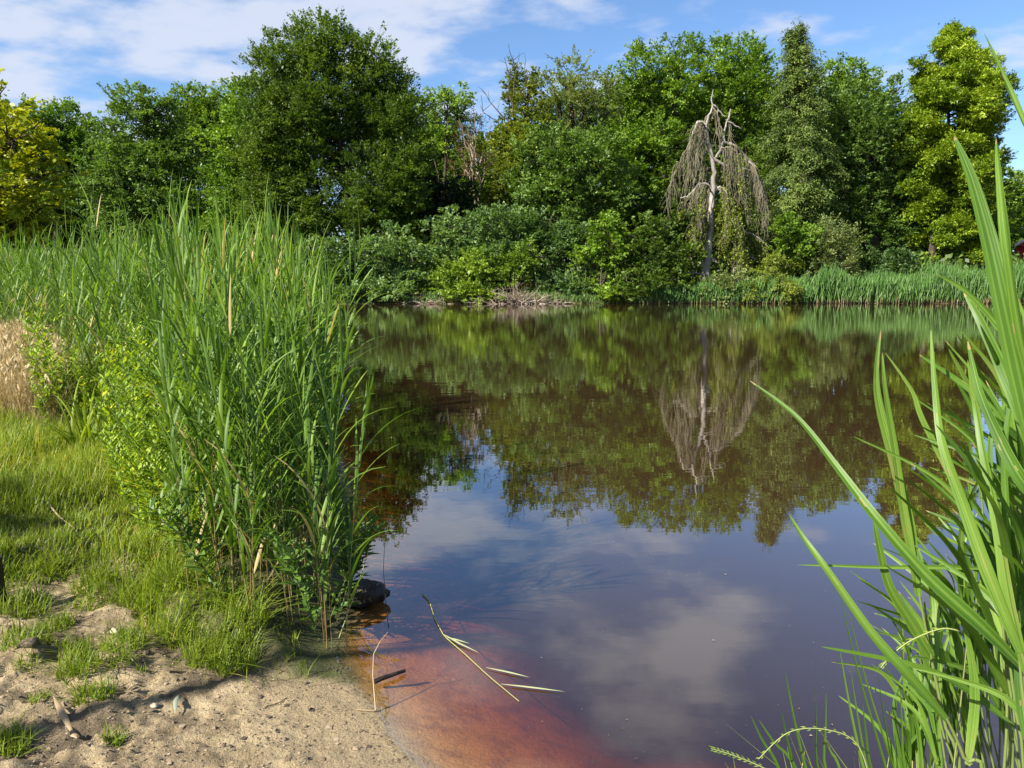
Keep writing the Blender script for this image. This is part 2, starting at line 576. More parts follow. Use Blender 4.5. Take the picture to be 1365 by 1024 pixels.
def ground_material():
    m = new_mat('bank ground')
    nt, N, L = nodes_of(m)
    out = N('ShaderNodeOutputMaterial')
    geo = N('ShaderNodeNewGeometry')
    sep = N('ShaderNodeSeparateXYZ')
    L(geo.outputs['Position'], sep.inputs[0])
    at = N('ShaderNodeAttribute'); at.attribute_name = 'sand'

    def noise(scale, detail=5, rough=.6, dist=0):
        n = N('ShaderNodeTexNoise')
        n.inputs['Scale'].default_value = scale
        n.inputs['Detail'].default_value = detail
        n.inputs['Roughness'].default_value = rough
        n.inputs['Distortion'].default_value = dist
        L(geo.outputs['Position'], n.inputs['Vector'])
        return n.outputs[0]

    def mixc(f, a, b):
        x = N('ShaderNodeMix'); x.data_type = 'RGBA'
        for i, v in ((0, f), (6, a), (7, b)):
            if isinstance(v, tuple):
                x.inputs[i].default_value = (*v, 1)
            elif isinstance(v, (int, float)):
                x.inputs[i].default_value = v
            else:
                L(v, x.inputs[i])
        return x.outputs[2]

    def rng(v, a, b, c=0., d=1., st='SMOOTHSTEP'):
        r = N('ShaderNodeMapRange'); r.interpolation_type = st
        for k, q in (('From Min', a), ('From Max', b), ('To Min', c), ('To Max', d)):
            r.inputs[k].default_value = q
        L(v, r.inputs['Value'])
        return r.outputs[0]
    big, mid, fine, grit = noise(2.2, 5, .6, .4), noise(9, 6, .65), noise(48, 5, .7), noise(170, 3, .7)
    sand = mixc(rng(mid, .35, .65), (.270, .205, .115), (.470, .370, .220))
    sand = mixc(rng(big, .45, .60, 0, .85), sand, (.105, .080, .052))
    sand = mixc(rng(fine, .60, .70, 0, .75), sand, (.095, .075, .055))
    sand = mixc(rng(grit, .64, .72, 0, .7), sand, (.55, .47, .36))
    # damp band by the water line
    wet = rng(sep.outputs['Z'], .012, .075, 1, 0)
    sand = mixc(wet, sand, (.330, .255, .150))
    under = rng(sep.outputs['Z'], -.03, .004, 1, 0)
    bed = mixc(rng(mid, .4, .66), (.56, .34, .14), (.36, .20, .08))
    sand = mixc(under, sand, bed)
    deep = rng(sep.outputs['Z'], -.45, -.18, 1, 0)
    sand = mixc(deep, sand, (.09, .05, .03))
    soil = mixc(rng(mid, .35, .65), (.050, .055, .020), (.085, .095, .030))
    soil = mixc(rng(fine, .55, .7, 0, .7), soil, (.10, .08, .045))
    col = mixc(at.outputs['Fac'], soil, sand)
    bs = N('ShaderNodeBsdfPrincipled')
    L(col, bs.inputs['Base Color'])
    rr = N('ShaderNodeMapRange')
    rr.inputs['To Min'].default_value = .95; rr.inputs['To Max'].default_value = .62
    L(wet, rr.inputs['Value']); L(rr.outputs[0], bs.inputs['Roughness'])
    bs.inputs['Specular IOR Level'].default_value = .25
    b1 = N('ShaderNodeBump'); b1.inputs['Strength'].default_value = 1.0; b1.inputs['Distance'].default_value = .022
    b2 = N('ShaderNodeBump'); b2.inputs['Strength'].default_value = .8; b2.inputs['Distance'].default_value = .006
    L(fine, b1.inputs['Height']); L(grit, b2.inputs['Height']); L(b1.outputs[0], b2.inputs['Normal'])
    L(b2.outputs[0], bs.inputs['Normal'])
    L(bs.outputs[0], out.inputs[0])
    return m


def float_attr(me, name, vals):
    a = me.attributes.new(name, 'FLOAT', 'POINT')
    a.data.foreach_set('value', np.asarray(vals, np.float32))


def build_ground():
    mb = MB()
    v = np.stack([GXX.ravel(), GYY.ravel(), gzz], -1)
    mb.add(v, gquads)
    o = mb.build('ground', ground_material(), smooth_shade=True)
    x, y = v[:, 0], v[:, 1]
    s = sdist(x, y, SAND) + (fbm(np.stack([x * 6, y * 6, x * 0], -1), 3, 9) - .5) * .3
    d = sdist(x, y, POND)
    sand = np.maximum(smooth(.10, -.05, s), smooth(.05, -.15, d))
    float_attr(o.data, 'sand', sand)
    tag(o, 'bank of bare sandy soil and grass round the pond', kind='structure')
    return o


build_ground()


def water_material():
    m = new_mat('pond water')
    nt, N, L = nodes_of(m)
    out = N('ShaderNodeOutputMaterial')
    dep = N('ShaderNodeAttribute'); dep.attribute_name = 'depth'
    geo = N('ShaderNodeNewGeometry')

    def expo(k):
        a = N('ShaderNodeMath'); a.operation = 'MULTIPLY'; a.inputs[1].default_value = -k
        L(dep.outputs['Fac'], a.inputs[0])
        b = N('ShaderNodeMath'); b.operation = 'EXPONENT'
        L(a.outputs[0], b.inputs[0])
        return b.outputs[0]
    cc = N('ShaderNodeCombineColor')
    for i, k in enumerate((2.0, 7.0, 17.0)):
        L(expo(k), cc.inputs[i])
    tr = N('ShaderNodeBsdfTransparent'); L(cc.outputs[0], tr.inputs[0])
    df = N('ShaderNodeBsdfDiffuse'); df.inputs[0].default_value = (.046, .027, .012, 1)
    m1 = N('ShaderNodeMixShader')
    L(expo(2.6), m1.inputs[0]); L(df.outputs[0], m1.inputs[1]); L(tr.outputs[0], m1.inputs[2])
    mp = N('ShaderNodeMapping'); mp.inputs['Scale'].default_value = (1.1, 3.8, 1)
    L(geo.outputs['Position'], mp.inputs[0])
    n1 = N('ShaderNodeTexNoise'); n1.inputs['Scale'].default_value = 1.6; n1.inputs['Detail'].default_value = 3
    L(mp.outputs[0], n1.inputs['Vector'])
    # ripples grow towards the open far water
    sep = N('ShaderNodeSeparateXYZ'); L(geo.outputs['Position'], sep.inputs[0])
    mr = N('ShaderNodeMapRange'); mr.inputs['From Min'].default_value = 4; mr.inputs['From Max'].default_value = 26
    mr.inputs['To Min'].default_value = .004; mr.inputs['To Max'].default_value = .020
    L(sep.outputs['Y'], mr.inputs['Value'])
    bp = N('ShaderNodeBump'); bp.inputs['Distance'].default_value = .1
    L(mr.outputs[0], bp.inputs['Strength'])
    L(n1.outputs[0], bp.inputs['Height'])
    gl = N('ShaderNodeBsdfGlossy'); gl.inputs['Roughness'].default_value = .0
    gl.inputs['Color'].default_value = (1, 1, 1, 1)
    L(bp.outputs[0], gl.inputs['Normal'])
    # reflectance: Schlick, the same seen from above and from below
    dt = N('ShaderNodeVectorMath'); dt.operation = 'DOT_PRODUCT'
    L(geo.outputs['Incoming'], dt.inputs[0]); L(bp.outputs[0], dt.inputs[1])

    def MM(op, a, b):
        n = N('ShaderNodeMath'); n.operation = op; n.use_clamp = True
        for i, v in enumerate((a, b)):
            if isinstance(v, (int, float)):
                n.inputs[i].default_value = v
            elif v is not None:
                L(v, n.inputs[i])
        return n.outputs[0]
    cs = MM('ABSOLUTE', dt.outputs['Value'], None)
    fr = MM('ADD', MM('MULTIPLY', MM('POWER', MM('SUBTRACT', 1.0, cs), 2.7), .93), .065)
    m2 = N('ShaderNodeMixShader')
    L(fr, m2.inputs[0]); L(m1.outputs[0], m2.inputs[1]); L(gl.outputs[0], m2.inputs[2])
    L(m2.outputs[0], out.inputs[0])
    return m


def build_water():
    zq = gzz[gquads]
    keep = zq.min(1) < 0.01
    keep &= (np.abs(GXX.ravel()[gquads]).max(1) < 70) & (GYY.ravel()[gquads].max(1) < 60)
    q = gquads[keep]
    used, inv = np.unique(q, return_inverse=True)
    v = np.stack([GXX.ravel()[used], GYY.ravel()[used], np.zeros(len(used))], -1)
    mb = MB()
    mb.add(v, inv.reshape(q.shape))
    o = mb.build('water', water_material())
    float_attr(o.data, 'depth', np.clip(-gzz[used], 0, 3))
    tag(o, 'still brown pond water reflecting trees and clouds', kind='structure')


build_water()


# ------------------------------------------------------------------ trees
def sph(rng, n):
    return unit(rng.normal(size=(n, 3)))


def curve3(a, b, c, n):
    t = np.linspace(0, 1, n)[:, None]
    a, b, c = map(np.asarray, (a, b, c))
    return (1 - t) ** 2 * a + 2 * t * (1 - t) * b + t * t * c


def wiggle(pts, amp, rng):
    pts = np.array(pts, float)
    k = len(pts)
    if k > 2:
        pts[1:-1] += rng.normal(size=(k - 2, 3)) * amp
    return pts


def add_sprays(mb, rng, cen, axis_, n_leaf, spray, leaf, flat=.35, up=.8, tmean=.5, aspect=.55, tspread=.28):
    """leafy sprays: cen (s,3) centres, axis_ (s,3) growth direction"""
    s = len(cen)
    if s == 0:
        return
    m = s * n_leaf
    a = np.repeat(unit(axis_), n_leaf, 0)
    c = np.repeat(cen, n_leaf, 0)
    upv = np.array([0, 0, 1.0])
    side = unit(np.cross(a, upv) + rng.normal(size=(m, 3)) * .05)
    nrm = unit(np.cross(side, a))
    sp = np.repeat(np.broadcast_to(spray, (s,)) * rng.uniform(.7, 1.3, s), n_leaf)[:, None]
    along = rng.uniform(-.9, 1.0, (m, 1))
    lat = rng.normal(size=(m, 1)) * .42 * (1.1 - .5 * np.abs(along))
    thick = rng.normal(size=(m, 1)) * flat * .4
    pos = c + sp * (a * along + side * lat + nrm * thick)
    d = unit(a * .8 + side * np.sign(lat) * .7 + rng.normal(size=(m, 3)) * .45)
    n = unit(nrm * up + upv * .35 + rng.normal(size=(m, 3)) * .45)
    ts = np.repeat(rng.normal(tmean, tspread * .55, s), n_leaf)
    ln = leaf * rng.uniform(.65, 1.3, m)
    mb.leaves(pos, d, n, ln, ln * aspect, np.clip(ts + rng.normal(0, tspread * .5, m), 0, 1))


def blob_crown(mb, rng, c, r, leaf=.2, spray=.5, cover=1.5, n_leaf=22, rough=.35, lift=.25, droop=0., tmean=.5, core=.5, aspect=.55, seed=0, flat=.35, bough=.62):
    """one part of a crown: many small leafy boughs set over an uneven ellipsoid, gaps between them"""
    area = 4 * np.pi * ((r[0] * r[1]) ** 1.6 / 3 + (r[0] * r[2]) ** 1.6 / 3 + (r[1] * r[2]) ** 1.6 / 3) ** (1 / 1.6)
    la = leaf * leaf * aspect * .5
    rb = min(bough, .6 * min(r))
    nb = max(5, int(area / (rb * rb * 2.1)))
    o = sph(rng, nb)
    o = o[(o[:, 1] < .35) | (rng.random(nb) < .45)]
    nb = len(o)
    bump = fbm(o * 2.3 + seed * 7.7 + c * .37, 3, 3)
    rad = (1 + (bump - .5) * 2 * rough) * rng.uniform(.70, 1.10, nb)
    bc = c + o * rad[:, None] * r
    bt = np.clip(rng.normal(tmean, .16, nb), .1, .9)
    br = rb * rng.uniform(.55, 1.35, nb)
    per = np.maximum(2, (cover * 2.1 * br * br / la / n_leaf).astype(int))
    idx = np.repeat(np.arange(nb), per)
    so = unit(sph(rng, len(idx)) + o[idx] * .55 + np.array([0, 0, .35]))
    cen = bc[idx] + so * (br[idx] * rng.uniform(.45, 1.05, len(idx)))[:, None] * np.array([1.15, 1.15, .62])
    ax = unit(so * .7 + o[idx] * .5 + np.array([0, 0, lift - droop]) + rng.normal(size=so.shape) * .25)
    add_sprays(mb, rng, cen, ax, n_leaf, spray * .62, leaf, tmean=bt[idx], aspect=aspect, flat=flat, tspread=.22)
    if core > 0:
        k = max(3, int(len(idx) * core * .6))
        cen = c + sph(rng, k) * r * (rng.random((k, 1)) ** .45) * .72
        add_sprays(mb, rng, cen, unit(rng.normal(size=(k, 3)) + (0, 0, .2)), n_leaf, spray * 1.2, leaf * 1.25, tmean=tmean, aspect=aspect, flat=.8)


TREE_N = [0]


def tree(name, label, cat, base_px, Y, blobs, mat, leaf=.19, spray=.5, cover=1.5, trunk_r=.28, bark=None, group=None, rough=.35, lift=.25, droop=0.,
         core=.5, twigs=0, limb=True, depth=.85, n_leaf=22, aspect=.55, bare=None, tmean=.5, flat=.35, twig_len=1.3, bough=.62):
    TREE_N[0] += 1
    rng = np.random.default_rng(100 + TREE_N[0])
    bx = P(base_px, 365, Y)[0]
    base = np.array([bx, Y, gz(bx, Y) - .05])
    t = thing(name, label, cat, base, group)
    wb = []
    for b in blobs:
        px, py, rx, ry = b[:4]
        dy = b[4] if len(b) > 4 else rng.uniform(-.8, .8)
        s = scale_at(py, Y)
        wb.append((P(px, py, Y + dy), np.array([rx * s, rx * s * depth, ry * s])))
    mb = MB()
    for k, (c, r) in enumerate(wb):
        blob_crown(mb, rng, c, r, leaf, spray, cover, n_leaf, rough, lift, droop, tmean + rng.uniform(-.12, .12), core, aspect, seed=k, flat=flat, bough=bough)
        if twigs:
            m = int(twigs * max(r[0], 1) * max(r[2], 1))
            o = sph(rng, m)
            o[:, 2] = np.abs(o[:, 2]) * 1.0 + .1
            o = unit(o)
            for q in range(m):
                st = c + o[q] * r * .85
                ln = twig_len * rng.uniform(.5, 1.3)
                dirn = unit(o[q] + np.array([0, 0, .7 - droop]) + rng.normal(size=3) * .3)
                tt = np.linspace(.1, 1, 7)[:, None]
                cen = st + dirn * ln * tt + np.array([0, 0, -.25]) * (tt ** 2) * ln * .6
                add_sprays(mb, rng, cen, np.repeat(dirn[None], 7, 0), 5, .2, leaf, tmean=tmean)
    mb.build('crown', mat, t)
    if limb:
        tm = MB()
        top = max(wb, key=lambda q: q[0][2])
        tt = top[0] + np.array([0, 0, top[1][2] * .3])
        ctrl = np.array([bx + rng.normal() * .2, Y, base[2] + (tt[2] - base[2]) * .5])
        tp = wiggle(curve3(base - (0, 0, .2), ctrl, tt, 12), .06, rng)
        tr = np.linspace(1, .12, 12) ** 1.1 * trunk_r
        tr[0] *= 1.35
        tm.tube(tp, tr, 8)
        for c, r in wb:
            f = np.clip((c[2] - r[2] * .8 - base[2]) / max(tt[2] - base[2], .1), .12, .8) * .8
            k = int(f * 11)
            p0 = tp[k]
            mid = (p0 + c) / 2 + np.array([0, 0, -.1 * r[2]])
            tm.tube(wiggle(curve3(p0, mid, c, 7), .08, rng), np.linspace(tr[k] * .55, .05, 7), 6)
            for q in range(6):
                o = sph(rng, 1)[0]
                o[1] = -abs(o[1]) * .7
                o[2] += .35
                e = c + unit(o) * r * .92
                tm.tube(wiggle(curve3(c * .6 + p0 * .4, c + (0, 0, r[2] * .1), e, 6), .07, rng), np.linspace(.06, .015, 6), 4)
        if bare:
            for (p_a, p_b, p_c, r0) in bare:
                pts = wiggle(curve3(P(*p_a, Y - .5), P(*p_b, Y - .5), P(*p_c, Y - .5), 8), .05, rng)
                tm.tube(pts, np.linspace(r0, .012, 8), 5 if False else 6)
                for q in range(5):
                    k = rng.integers(2, 7)
                    o = sph(rng, 1)[0]; o[2] = abs(o[2]) + .4
                    e = pts[k] + unit(o) * rng.uniform(.5, 1.1)
                    tm.tube([pts[k], (pts[k] + e) / 2 + sph(rng, 1)[0] * .08, e], [.02, .014, .006], 4)
        tm.build('trunk', bark or M_BARK, t, smooth_shade=True)
    return t


# --- the golden tree at the far left edge, nearer than the wood
tree('golden_tree', 'golden yellow leaved tree at the left edge above the reeds', 'tree', -60, 24,
     [(-10, 150, 48, 45), (30, 180, 45, 38), (58, 228, 42, 38), (20, 245, 60, 45), (-40, 230, 60, 70), (50, 282, 40, 28), (0, 292, 60, 32), (-70, 300, 60, 60)],
     M_GOLD, leaf=.17, spray=.42, cover=1.1, trunk_r=.16, rough=.5, lift=-.05, core=.25, flat=.15, bough=.55)

# --- the back row, seen between the crowns
back = [
    (30, 66, [(30, 210, 50, 60), (70, 250, 60, 60)], M_OAK, 'dark tree behind the golden tree at the left'),
    (130, 70, [(120, 215, 55, 50), (170, 250, 60, 60)], M_BEECH, 'dark tree deep in the wood left of the leafy round maple'),
    (330, 72, [(300, 200, 70, 60), (370, 180, 60, 80)], M_BEECH, 'shaded tree deep in the wood left of the big beech'),
    (560, 74, [(530, 190, 60, 60), (580, 230, 60, 60)], M_BEECH, 'shaded tree deep in the wood right of the big beech'),
    (660, 72, [(640, 250, 60, 50), (690, 230, 60, 60)], M_OAK, 'dark tree behind the ivy clad spire'),
    (790, 72, [(760, 200, 70, 70), (830, 190, 70, 80)], M_BEECH, 'shaded tree deep in the wood left of the oaks'),
    (930, 74, [(900, 180, 80, 70), (980, 180, 70, 80)], M_BEECH, 'shaded tree deep in the wood behind the dead weeping tree'),
    (1090, 72, [(1050, 200, 70, 80), (1130, 190, 70, 70)], M_BEECH, 'shaded tree deep in the wood behind the drooping conifer'),
    (1230, 72, [(1210, 220, 60, 60), (1280, 260, 60, 60)], M_OAK, 'shaded tree deep in the wood behind the golden cypress'),
]
for bx_, Y_, bl_, m_, lb_ in back:
    low = [(b[0] + dx, 310, 55, 45) for b in bl_ for dx in (-15, 15)]
    tree('woodland_tree', lb_, 'tree', bx_, Y_, bl_ + low, m_, leaf=.34, spray=.9, cover=1.2, trunk_r=.3, group='trees of the wood behind the pond', core=.8)

# --- the wood, left to right
tree('broadleaf_tree', 'hazy mid green tree with flat top between golden tree and the wood', 'tree', 78, 62,
     [(62, 165, 32, 28), (95, 175, 28, 28), (75, 205, 45, 40), (110, 230, 35, 40), (60, 260, 50, 45)], M_FRESH, leaf=.22, spray=.6, group='trees of the wood behind the pond', tmean=.35)
tree('broadleaf_tree', 'round leafy maple with layered boughs left of the tall beech', 'tree', 205, 52,
     [(195, 150, 36, 36), (165, 185, 38, 32), (225, 185, 40, 36), (140, 225, 34, 36), (190, 230, 46, 36), (245, 225, 40, 40), (150, 275, 44, 36), (205, 280, 50, 36), (260, 275, 40, 36)],
     M_MAPLE, leaf=.2, group='trees of the wood behind the pond', rough=.45)
tree('broadleaf_tree', 'green tree with soft rounded top behind the layered maple', 'tree', 265, 58,
     [(252, 150, 30, 28), (280, 165, 30, 32), (260, 200, 44, 40)], M_OAK, leaf=.2, group='trees of the wood behind the pond')
tree('broadleaf_tree', 'bright green narrow tree hard against the left side of the beech', 'tree', 318, 50,
     [(315, 145, 26, 26), (305, 185, 34, 36), (330, 210, 36, 36), (310, 250, 42, 40), (345, 275, 36, 34), (320, 300, 40, 30)], M_FRESH, leaf=.19, group='trees of the wood behind the pond', rough=.45)
tree('beech_tree', 'tallest broad beech with feathery upright twigs and dark limbs', 'tree', 470, 47,
     [(430, 70, 52, 34), (385, 100, 44, 34), (480, 90, 44, 38), (520, 125, 34, 30), (360, 150, 34, 44), (415, 145, 50, 48), (475, 160, 46, 46), (535, 160, 34, 36),
      (350, 215, 36, 48), (400, 220, 46, 50), (545, 215, 30, 46), (365, 275, 40, 40), (420, 280, 44, 40), (500, 255, 44, 50), (460, 215, 40, 40, 1.6), (530, 275, 40, 36), (470, 300, 44, 26)],
     M_BEECH, leaf=.165, spray=.5, cover=1.4, trunk_r=.42, rough=.5, lift=.55, twigs=8, core=.9, aspect=.5)
tree('broadleaf_tree', 'small light green tree with bare trunk showing right of the beech', 'tree', 592, 58,
     [(598, 128, 22, 20), (582, 150, 24, 20), (612, 155, 22, 22), (595, 180, 32, 20), (575, 195, 20, 20)], M_FRESH, leaf=.18, spray=.45, cover=1.1, group='trees of the wood behind the pond', tmean=.65)
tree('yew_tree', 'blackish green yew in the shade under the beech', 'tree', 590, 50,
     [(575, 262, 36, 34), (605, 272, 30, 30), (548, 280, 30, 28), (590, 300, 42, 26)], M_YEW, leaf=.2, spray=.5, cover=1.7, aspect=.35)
tree('rusty_tree', 'thin reddish brown half bare tree in the gap right of the beech', 'tree', 634, 56,
     [(630, 190, 24, 30), (622, 220, 22, 20), (645, 225, 20, 24)], M_RUST, leaf=.12, spray=.5, cover=.30, core=0, trunk_r=.14, bark=M_TWIGD, twigs=5,
     bare=[((634, 240), (622, 195), (612, 158), .06), ((634, 240), (634, 190), (632, 152), .06), ((634, 240), (646, 200), (654, 160), .06), ((634, 240), (640, 205), (622, 170), .05)])
tree('ivy_clad_tree', 'ivy clad spire with bare dead twigs at its top left', 'tree', 690, 50,
     [(684, 112, 11, 26), (708, 118, 12, 24), (684, 150, 16, 30), (706, 155, 18, 30), (668, 195, 26, 26), (700, 195, 26, 30), (660, 235, 26, 24), (690, 240, 34, 30), (655, 268, 24, 20), (715, 232, 24, 30)],
     M_IVY, leaf=.17, spray=.38, cover=1.4, trunk_r=.26, rough=.5,
     bare=[((684, 150), (680, 110), (672, 76), .07), ((680, 165), (662, 150), (642, 118), .06), ((678, 170), (655, 165), (640, 140), .05), ((700, 140), (702, 105), (697, 82), .05), ((684, 130), (690, 100), (684, 74), .05)])
tree('broadleaf_tree', 'sparse topped tree with pale airy crown right of the ivy clad spire', 'tree', 765, 50,
     [(760, 100, 26, 18), (740, 125, 26, 20), (785, 122, 28, 20), (765, 150, 40, 24), (812, 140, 22, 24), (730, 165, 28, 24)], M_GREY, leaf=.16, spray=.45, cover=.75, core=.1, twigs=5, tmean=.25)
tree('broadleaf_tree', 'bluish green spreading tree under the sparse topped crown', 'tree', 755, 47,
     [(735, 210, 40, 34), (785, 205, 42, 34), (720, 250, 40, 30), (770, 255, 46, 34), (815, 250, 34, 34), (745, 290, 42, 28)], M_MAPLE, leaf=.2, group='trees of the wood behind the pond')
tree('oak_tree', 'left one of two tall bright oaks with dark limbs', 'tree', 880, 56,
     [(905, 78, 36, 24), (868, 92, 36, 28), (840, 115, 32, 28), (905, 120, 38, 30), (865, 140, 40, 32), (830, 160, 28, 30), (920, 160, 34, 30)], M_FRESH, leaf=.2, spray=.55, cover=1.15, core=.3, trunk_r=.42, tmean=.4)
tree('oak_tree', 'right one of two tall bright oaks above the dead tree', 'tree', 975, 56,
     [(985, 72, 34, 24), (955, 90, 32, 26), (1005, 100, 26, 30), (970, 125, 40, 34), (1000, 150, 34, 34), (950, 165, 34, 30), (985, 200, 40, 40)], M_FRESH, leaf=.2, spray=.55, cover=1.2, core=.4, trunk_r=.42, tmean=.4)
tree('broadleaf_tree', 'yellow green lit tree below the left oak', 'tree', 850, 50,
     [(835, 200, 34, 26), (870, 190, 34, 28), (815, 230, 30, 26), (855, 235, 40, 30), (840, 268, 40, 28)], M_FRESH, leaf=.19, group='trees of the wood behind the pond', rough=.5)
tree('broadleaf_tree', 'dark leaved tree behind the left side of the dead weeping tree', 'tree', 905, 50,
     [(900, 200, 34, 34), (890, 245, 36, 36), (925, 240, 30, 44), (880, 290, 40, 30), (930, 290, 40, 36)], M_BEECH, leaf=.2, group='trees of the wood behind the pond')
tree('broadleaf_tree', 'dark leaved tree between the dead weeping tree and the drooping conifer', 'tree', 1000, 51,
     [(1005, 230, 30, 44), (985, 280, 34, 40), (1015, 300, 34, 36)], M_BEECH, leaf=.2, group='trees of the wood behind the pond')
tree('broadleaf_tree', 'light crowned tree peeping up right of the drooping conifer', 'tree', 1122, 58,
     [(1118, 100, 30, 20), (1145, 110, 24, 20), (1100, 125, 26, 24), (1130, 135, 36, 26)], M_FRESH, leaf=.19, group='trees of the wood behind the pond', cover=1.2, tmean=.6)
tree('broadleaf_tree', 'huge dark green tree with broad dome between the two conifers', 'tree', 1165, 49,
     [(1140, 145, 36, 28), (1180, 140, 34, 28), (1205, 175, 34, 36), (1120, 180, 36, 34), (1160, 190, 46, 40), (1215, 225, 34, 44), (1115, 230, 36, 38), (1165, 245, 48, 42), (1205, 285, 38, 40), (1125, 285, 40, 36), (1170, 310, 46, 34), (1215, 330, 26, 24)],
     M_MAPLE, leaf=.19, cover=1.35, trunk_r=.45, rough=.45, tmean=.35)
for px_, lb_ in ((1352, 'dark distant tree at the right edge behind the golden cypress'), (1400, 'distant tree just past the right edge behind the red house')):
    tree('broadleaf_tree', lb_, 'tree', px_, 78, [(px_, 262, 30, 28), (px_ + 15, 300, 40, 34), (px_ - 22, 300, 26, 30)], M_OAK, leaf=.3, spray=.7, group='trees of the wood behind the pond')


# --- conifers
def conifer(name, label, base_px, Y, leaders, mat, leaf, frond, n, trunk_r, sag, hang, seed, rise=0., lump=.5, puff=0.):
    """leaders: (top px, top py, bottom py, [(t, half width px)], boughs, base px), t 0 at the top"""
    rng = np.random.default_rng(seed)
    bx = P(base_px, 365, Y)[0]
    base = np.array([bx, Y, gz(bx, Y) - .05])
    t = thing(name, label, 'conifer tree', base)
    mb, tm = MB(), MB()
    for tpx, tpy, bpy_, prof, nb, base2 in leaders:
        top, bot = P(tpx, tpy, Y), P(base2, bpy_, Y)
        pt = np.array([q[0] for q in prof]); pw = np.array([q[1] for q in prof]) * scale_at((tpy + bpy_) / 2, Y)
        tt = np.linspace(0.005, 1, nb) ** .9
        ang = np.arange(nb) * 2.39996 + rng.normal(size=nb) * .5
        for q in range(nb):
            if math.sin(ang[q]) > .55 and rng.random() < .6:
                continue
            w = np.interp(tt[q], pt, pw)
            ln = w * rng.uniform(.5, 1.25)
            out = np.array([math.cos(ang[q]), math.sin(ang[q]), 0])
            root = top + (bot - top) * tt[q]
            u = (np.linspace(.02, 1, max(4, int(ln / .24) + 3)) ** .62)[:, None]
            path = root + out * ln * u + np.array([0, 0, 1.]) * (rise * ln * u - sag * ln * u ** 2)
            tm.tube(np.concatenate([[root], path]), np.linspace(.02 + .012 * ln, .008, len(path) + 1), 4)
            tb = np.clip(rng.normal(.5, .17), .1, .9)
            if puff:
                for f, g_ in ((1.0, 1.0), (.55, .8)):
                    rr = puff * g_ * rng.uniform(.7, 1.3) * np.clip(w / 1.6, .45, 1.2)
                    blob_crown(mb, rng, root + out * ln * f + np.array([0, 0, 1.]) * (rise * ln * f), np.array([rr * 1.15, rr * 1.15, rr * .75]), leaf, .34, 1.5, 14, .35, .35, 0, tb * g_, .5, .4, seed=q, bough=.3)
                continue
            k = len(path)
            sdv = np.array([-out[1], out[0], 0])
            rep_ = 4
            cen = np.repeat(path, rep_, 0)
            uu = np.repeat(u[:, 0], rep_)
            m = len(cen)
            side = rng.normal(size=m)
            cen = cen + sdv * (side * lump * (.25 + .5 * uu) * min(ln, 1.6) * .55)[:, None] + rng.normal(size=(m, 3)) * (.10, .10, .12 * (1 + lump))
            cen[:, 2] -= hang * rng.random(m) * .35
            ax = unit(out * 1. + sdv * (side * .5)[:, None] + np.array([0, 0, rise * .8 - hang]) + rng.normal(size=(m, 3)) * .25)
            add_sprays(mb, rng, cen, ax, n, frond * (.5 + .5 * min(1, w)), leaf, flat=.3, tmean=tb, aspect=.36, tspread=.25)
        tm.tube(curve3(bot if base2 != base_px else base, (bot + top) / 2, top, 10), np.linspace(trunk_r if base2 == base_px else trunk_r * .5, .03, 10), 8)
    mb.build('crown', mat, t)
    tm.build('trunk', M_BARK, t, smooth_shade=True)
    return t


conifer('drooping_conifer', 'tall dark spire conifer with drooping sprays right of the dead tree', 1062, 47,
        [(1066, 30, 335, [(0, 6), (.05, 13), (.12, 24), (.22, 27), (.3, 36), (.45, 42), (.65, 52), (.85, 58), (1, 48)], 270, 1062),
         (1052, 40, 110, [(0, 4), (.5, 12), (1, 16)], 34, 1058)], M_CONIF, .15, .34, 13, .3, .55, .8, 5, rise=.15)
conifer('golden_cypress', 'sunlit yellow green cypress with two tops near the right edge', 1243, 47.5,
        [(1266, 38, 335, [(0, 5), (.04, 15), (.12, 28), (.24, 42), (.36, 56), (.5, 54), (.72, 50), (1, 44)], 150, 1262),
         (1306, 74, 352, [(0, 6), (.08, 10), (.2, 14), (.5, 20), (.75, 28), (1, 30)], 80, 1290),
         (1228, 100, 220, [(0, 5), (.4, 10), (1, 18)], 26, 1240),
         (1245, 250, 366, [(0, 4), (1, 5)], 6, 1243)], M_CYPR, .16, .36, 22, .34, .14, .1, 8, rise=.25, puff=.44)


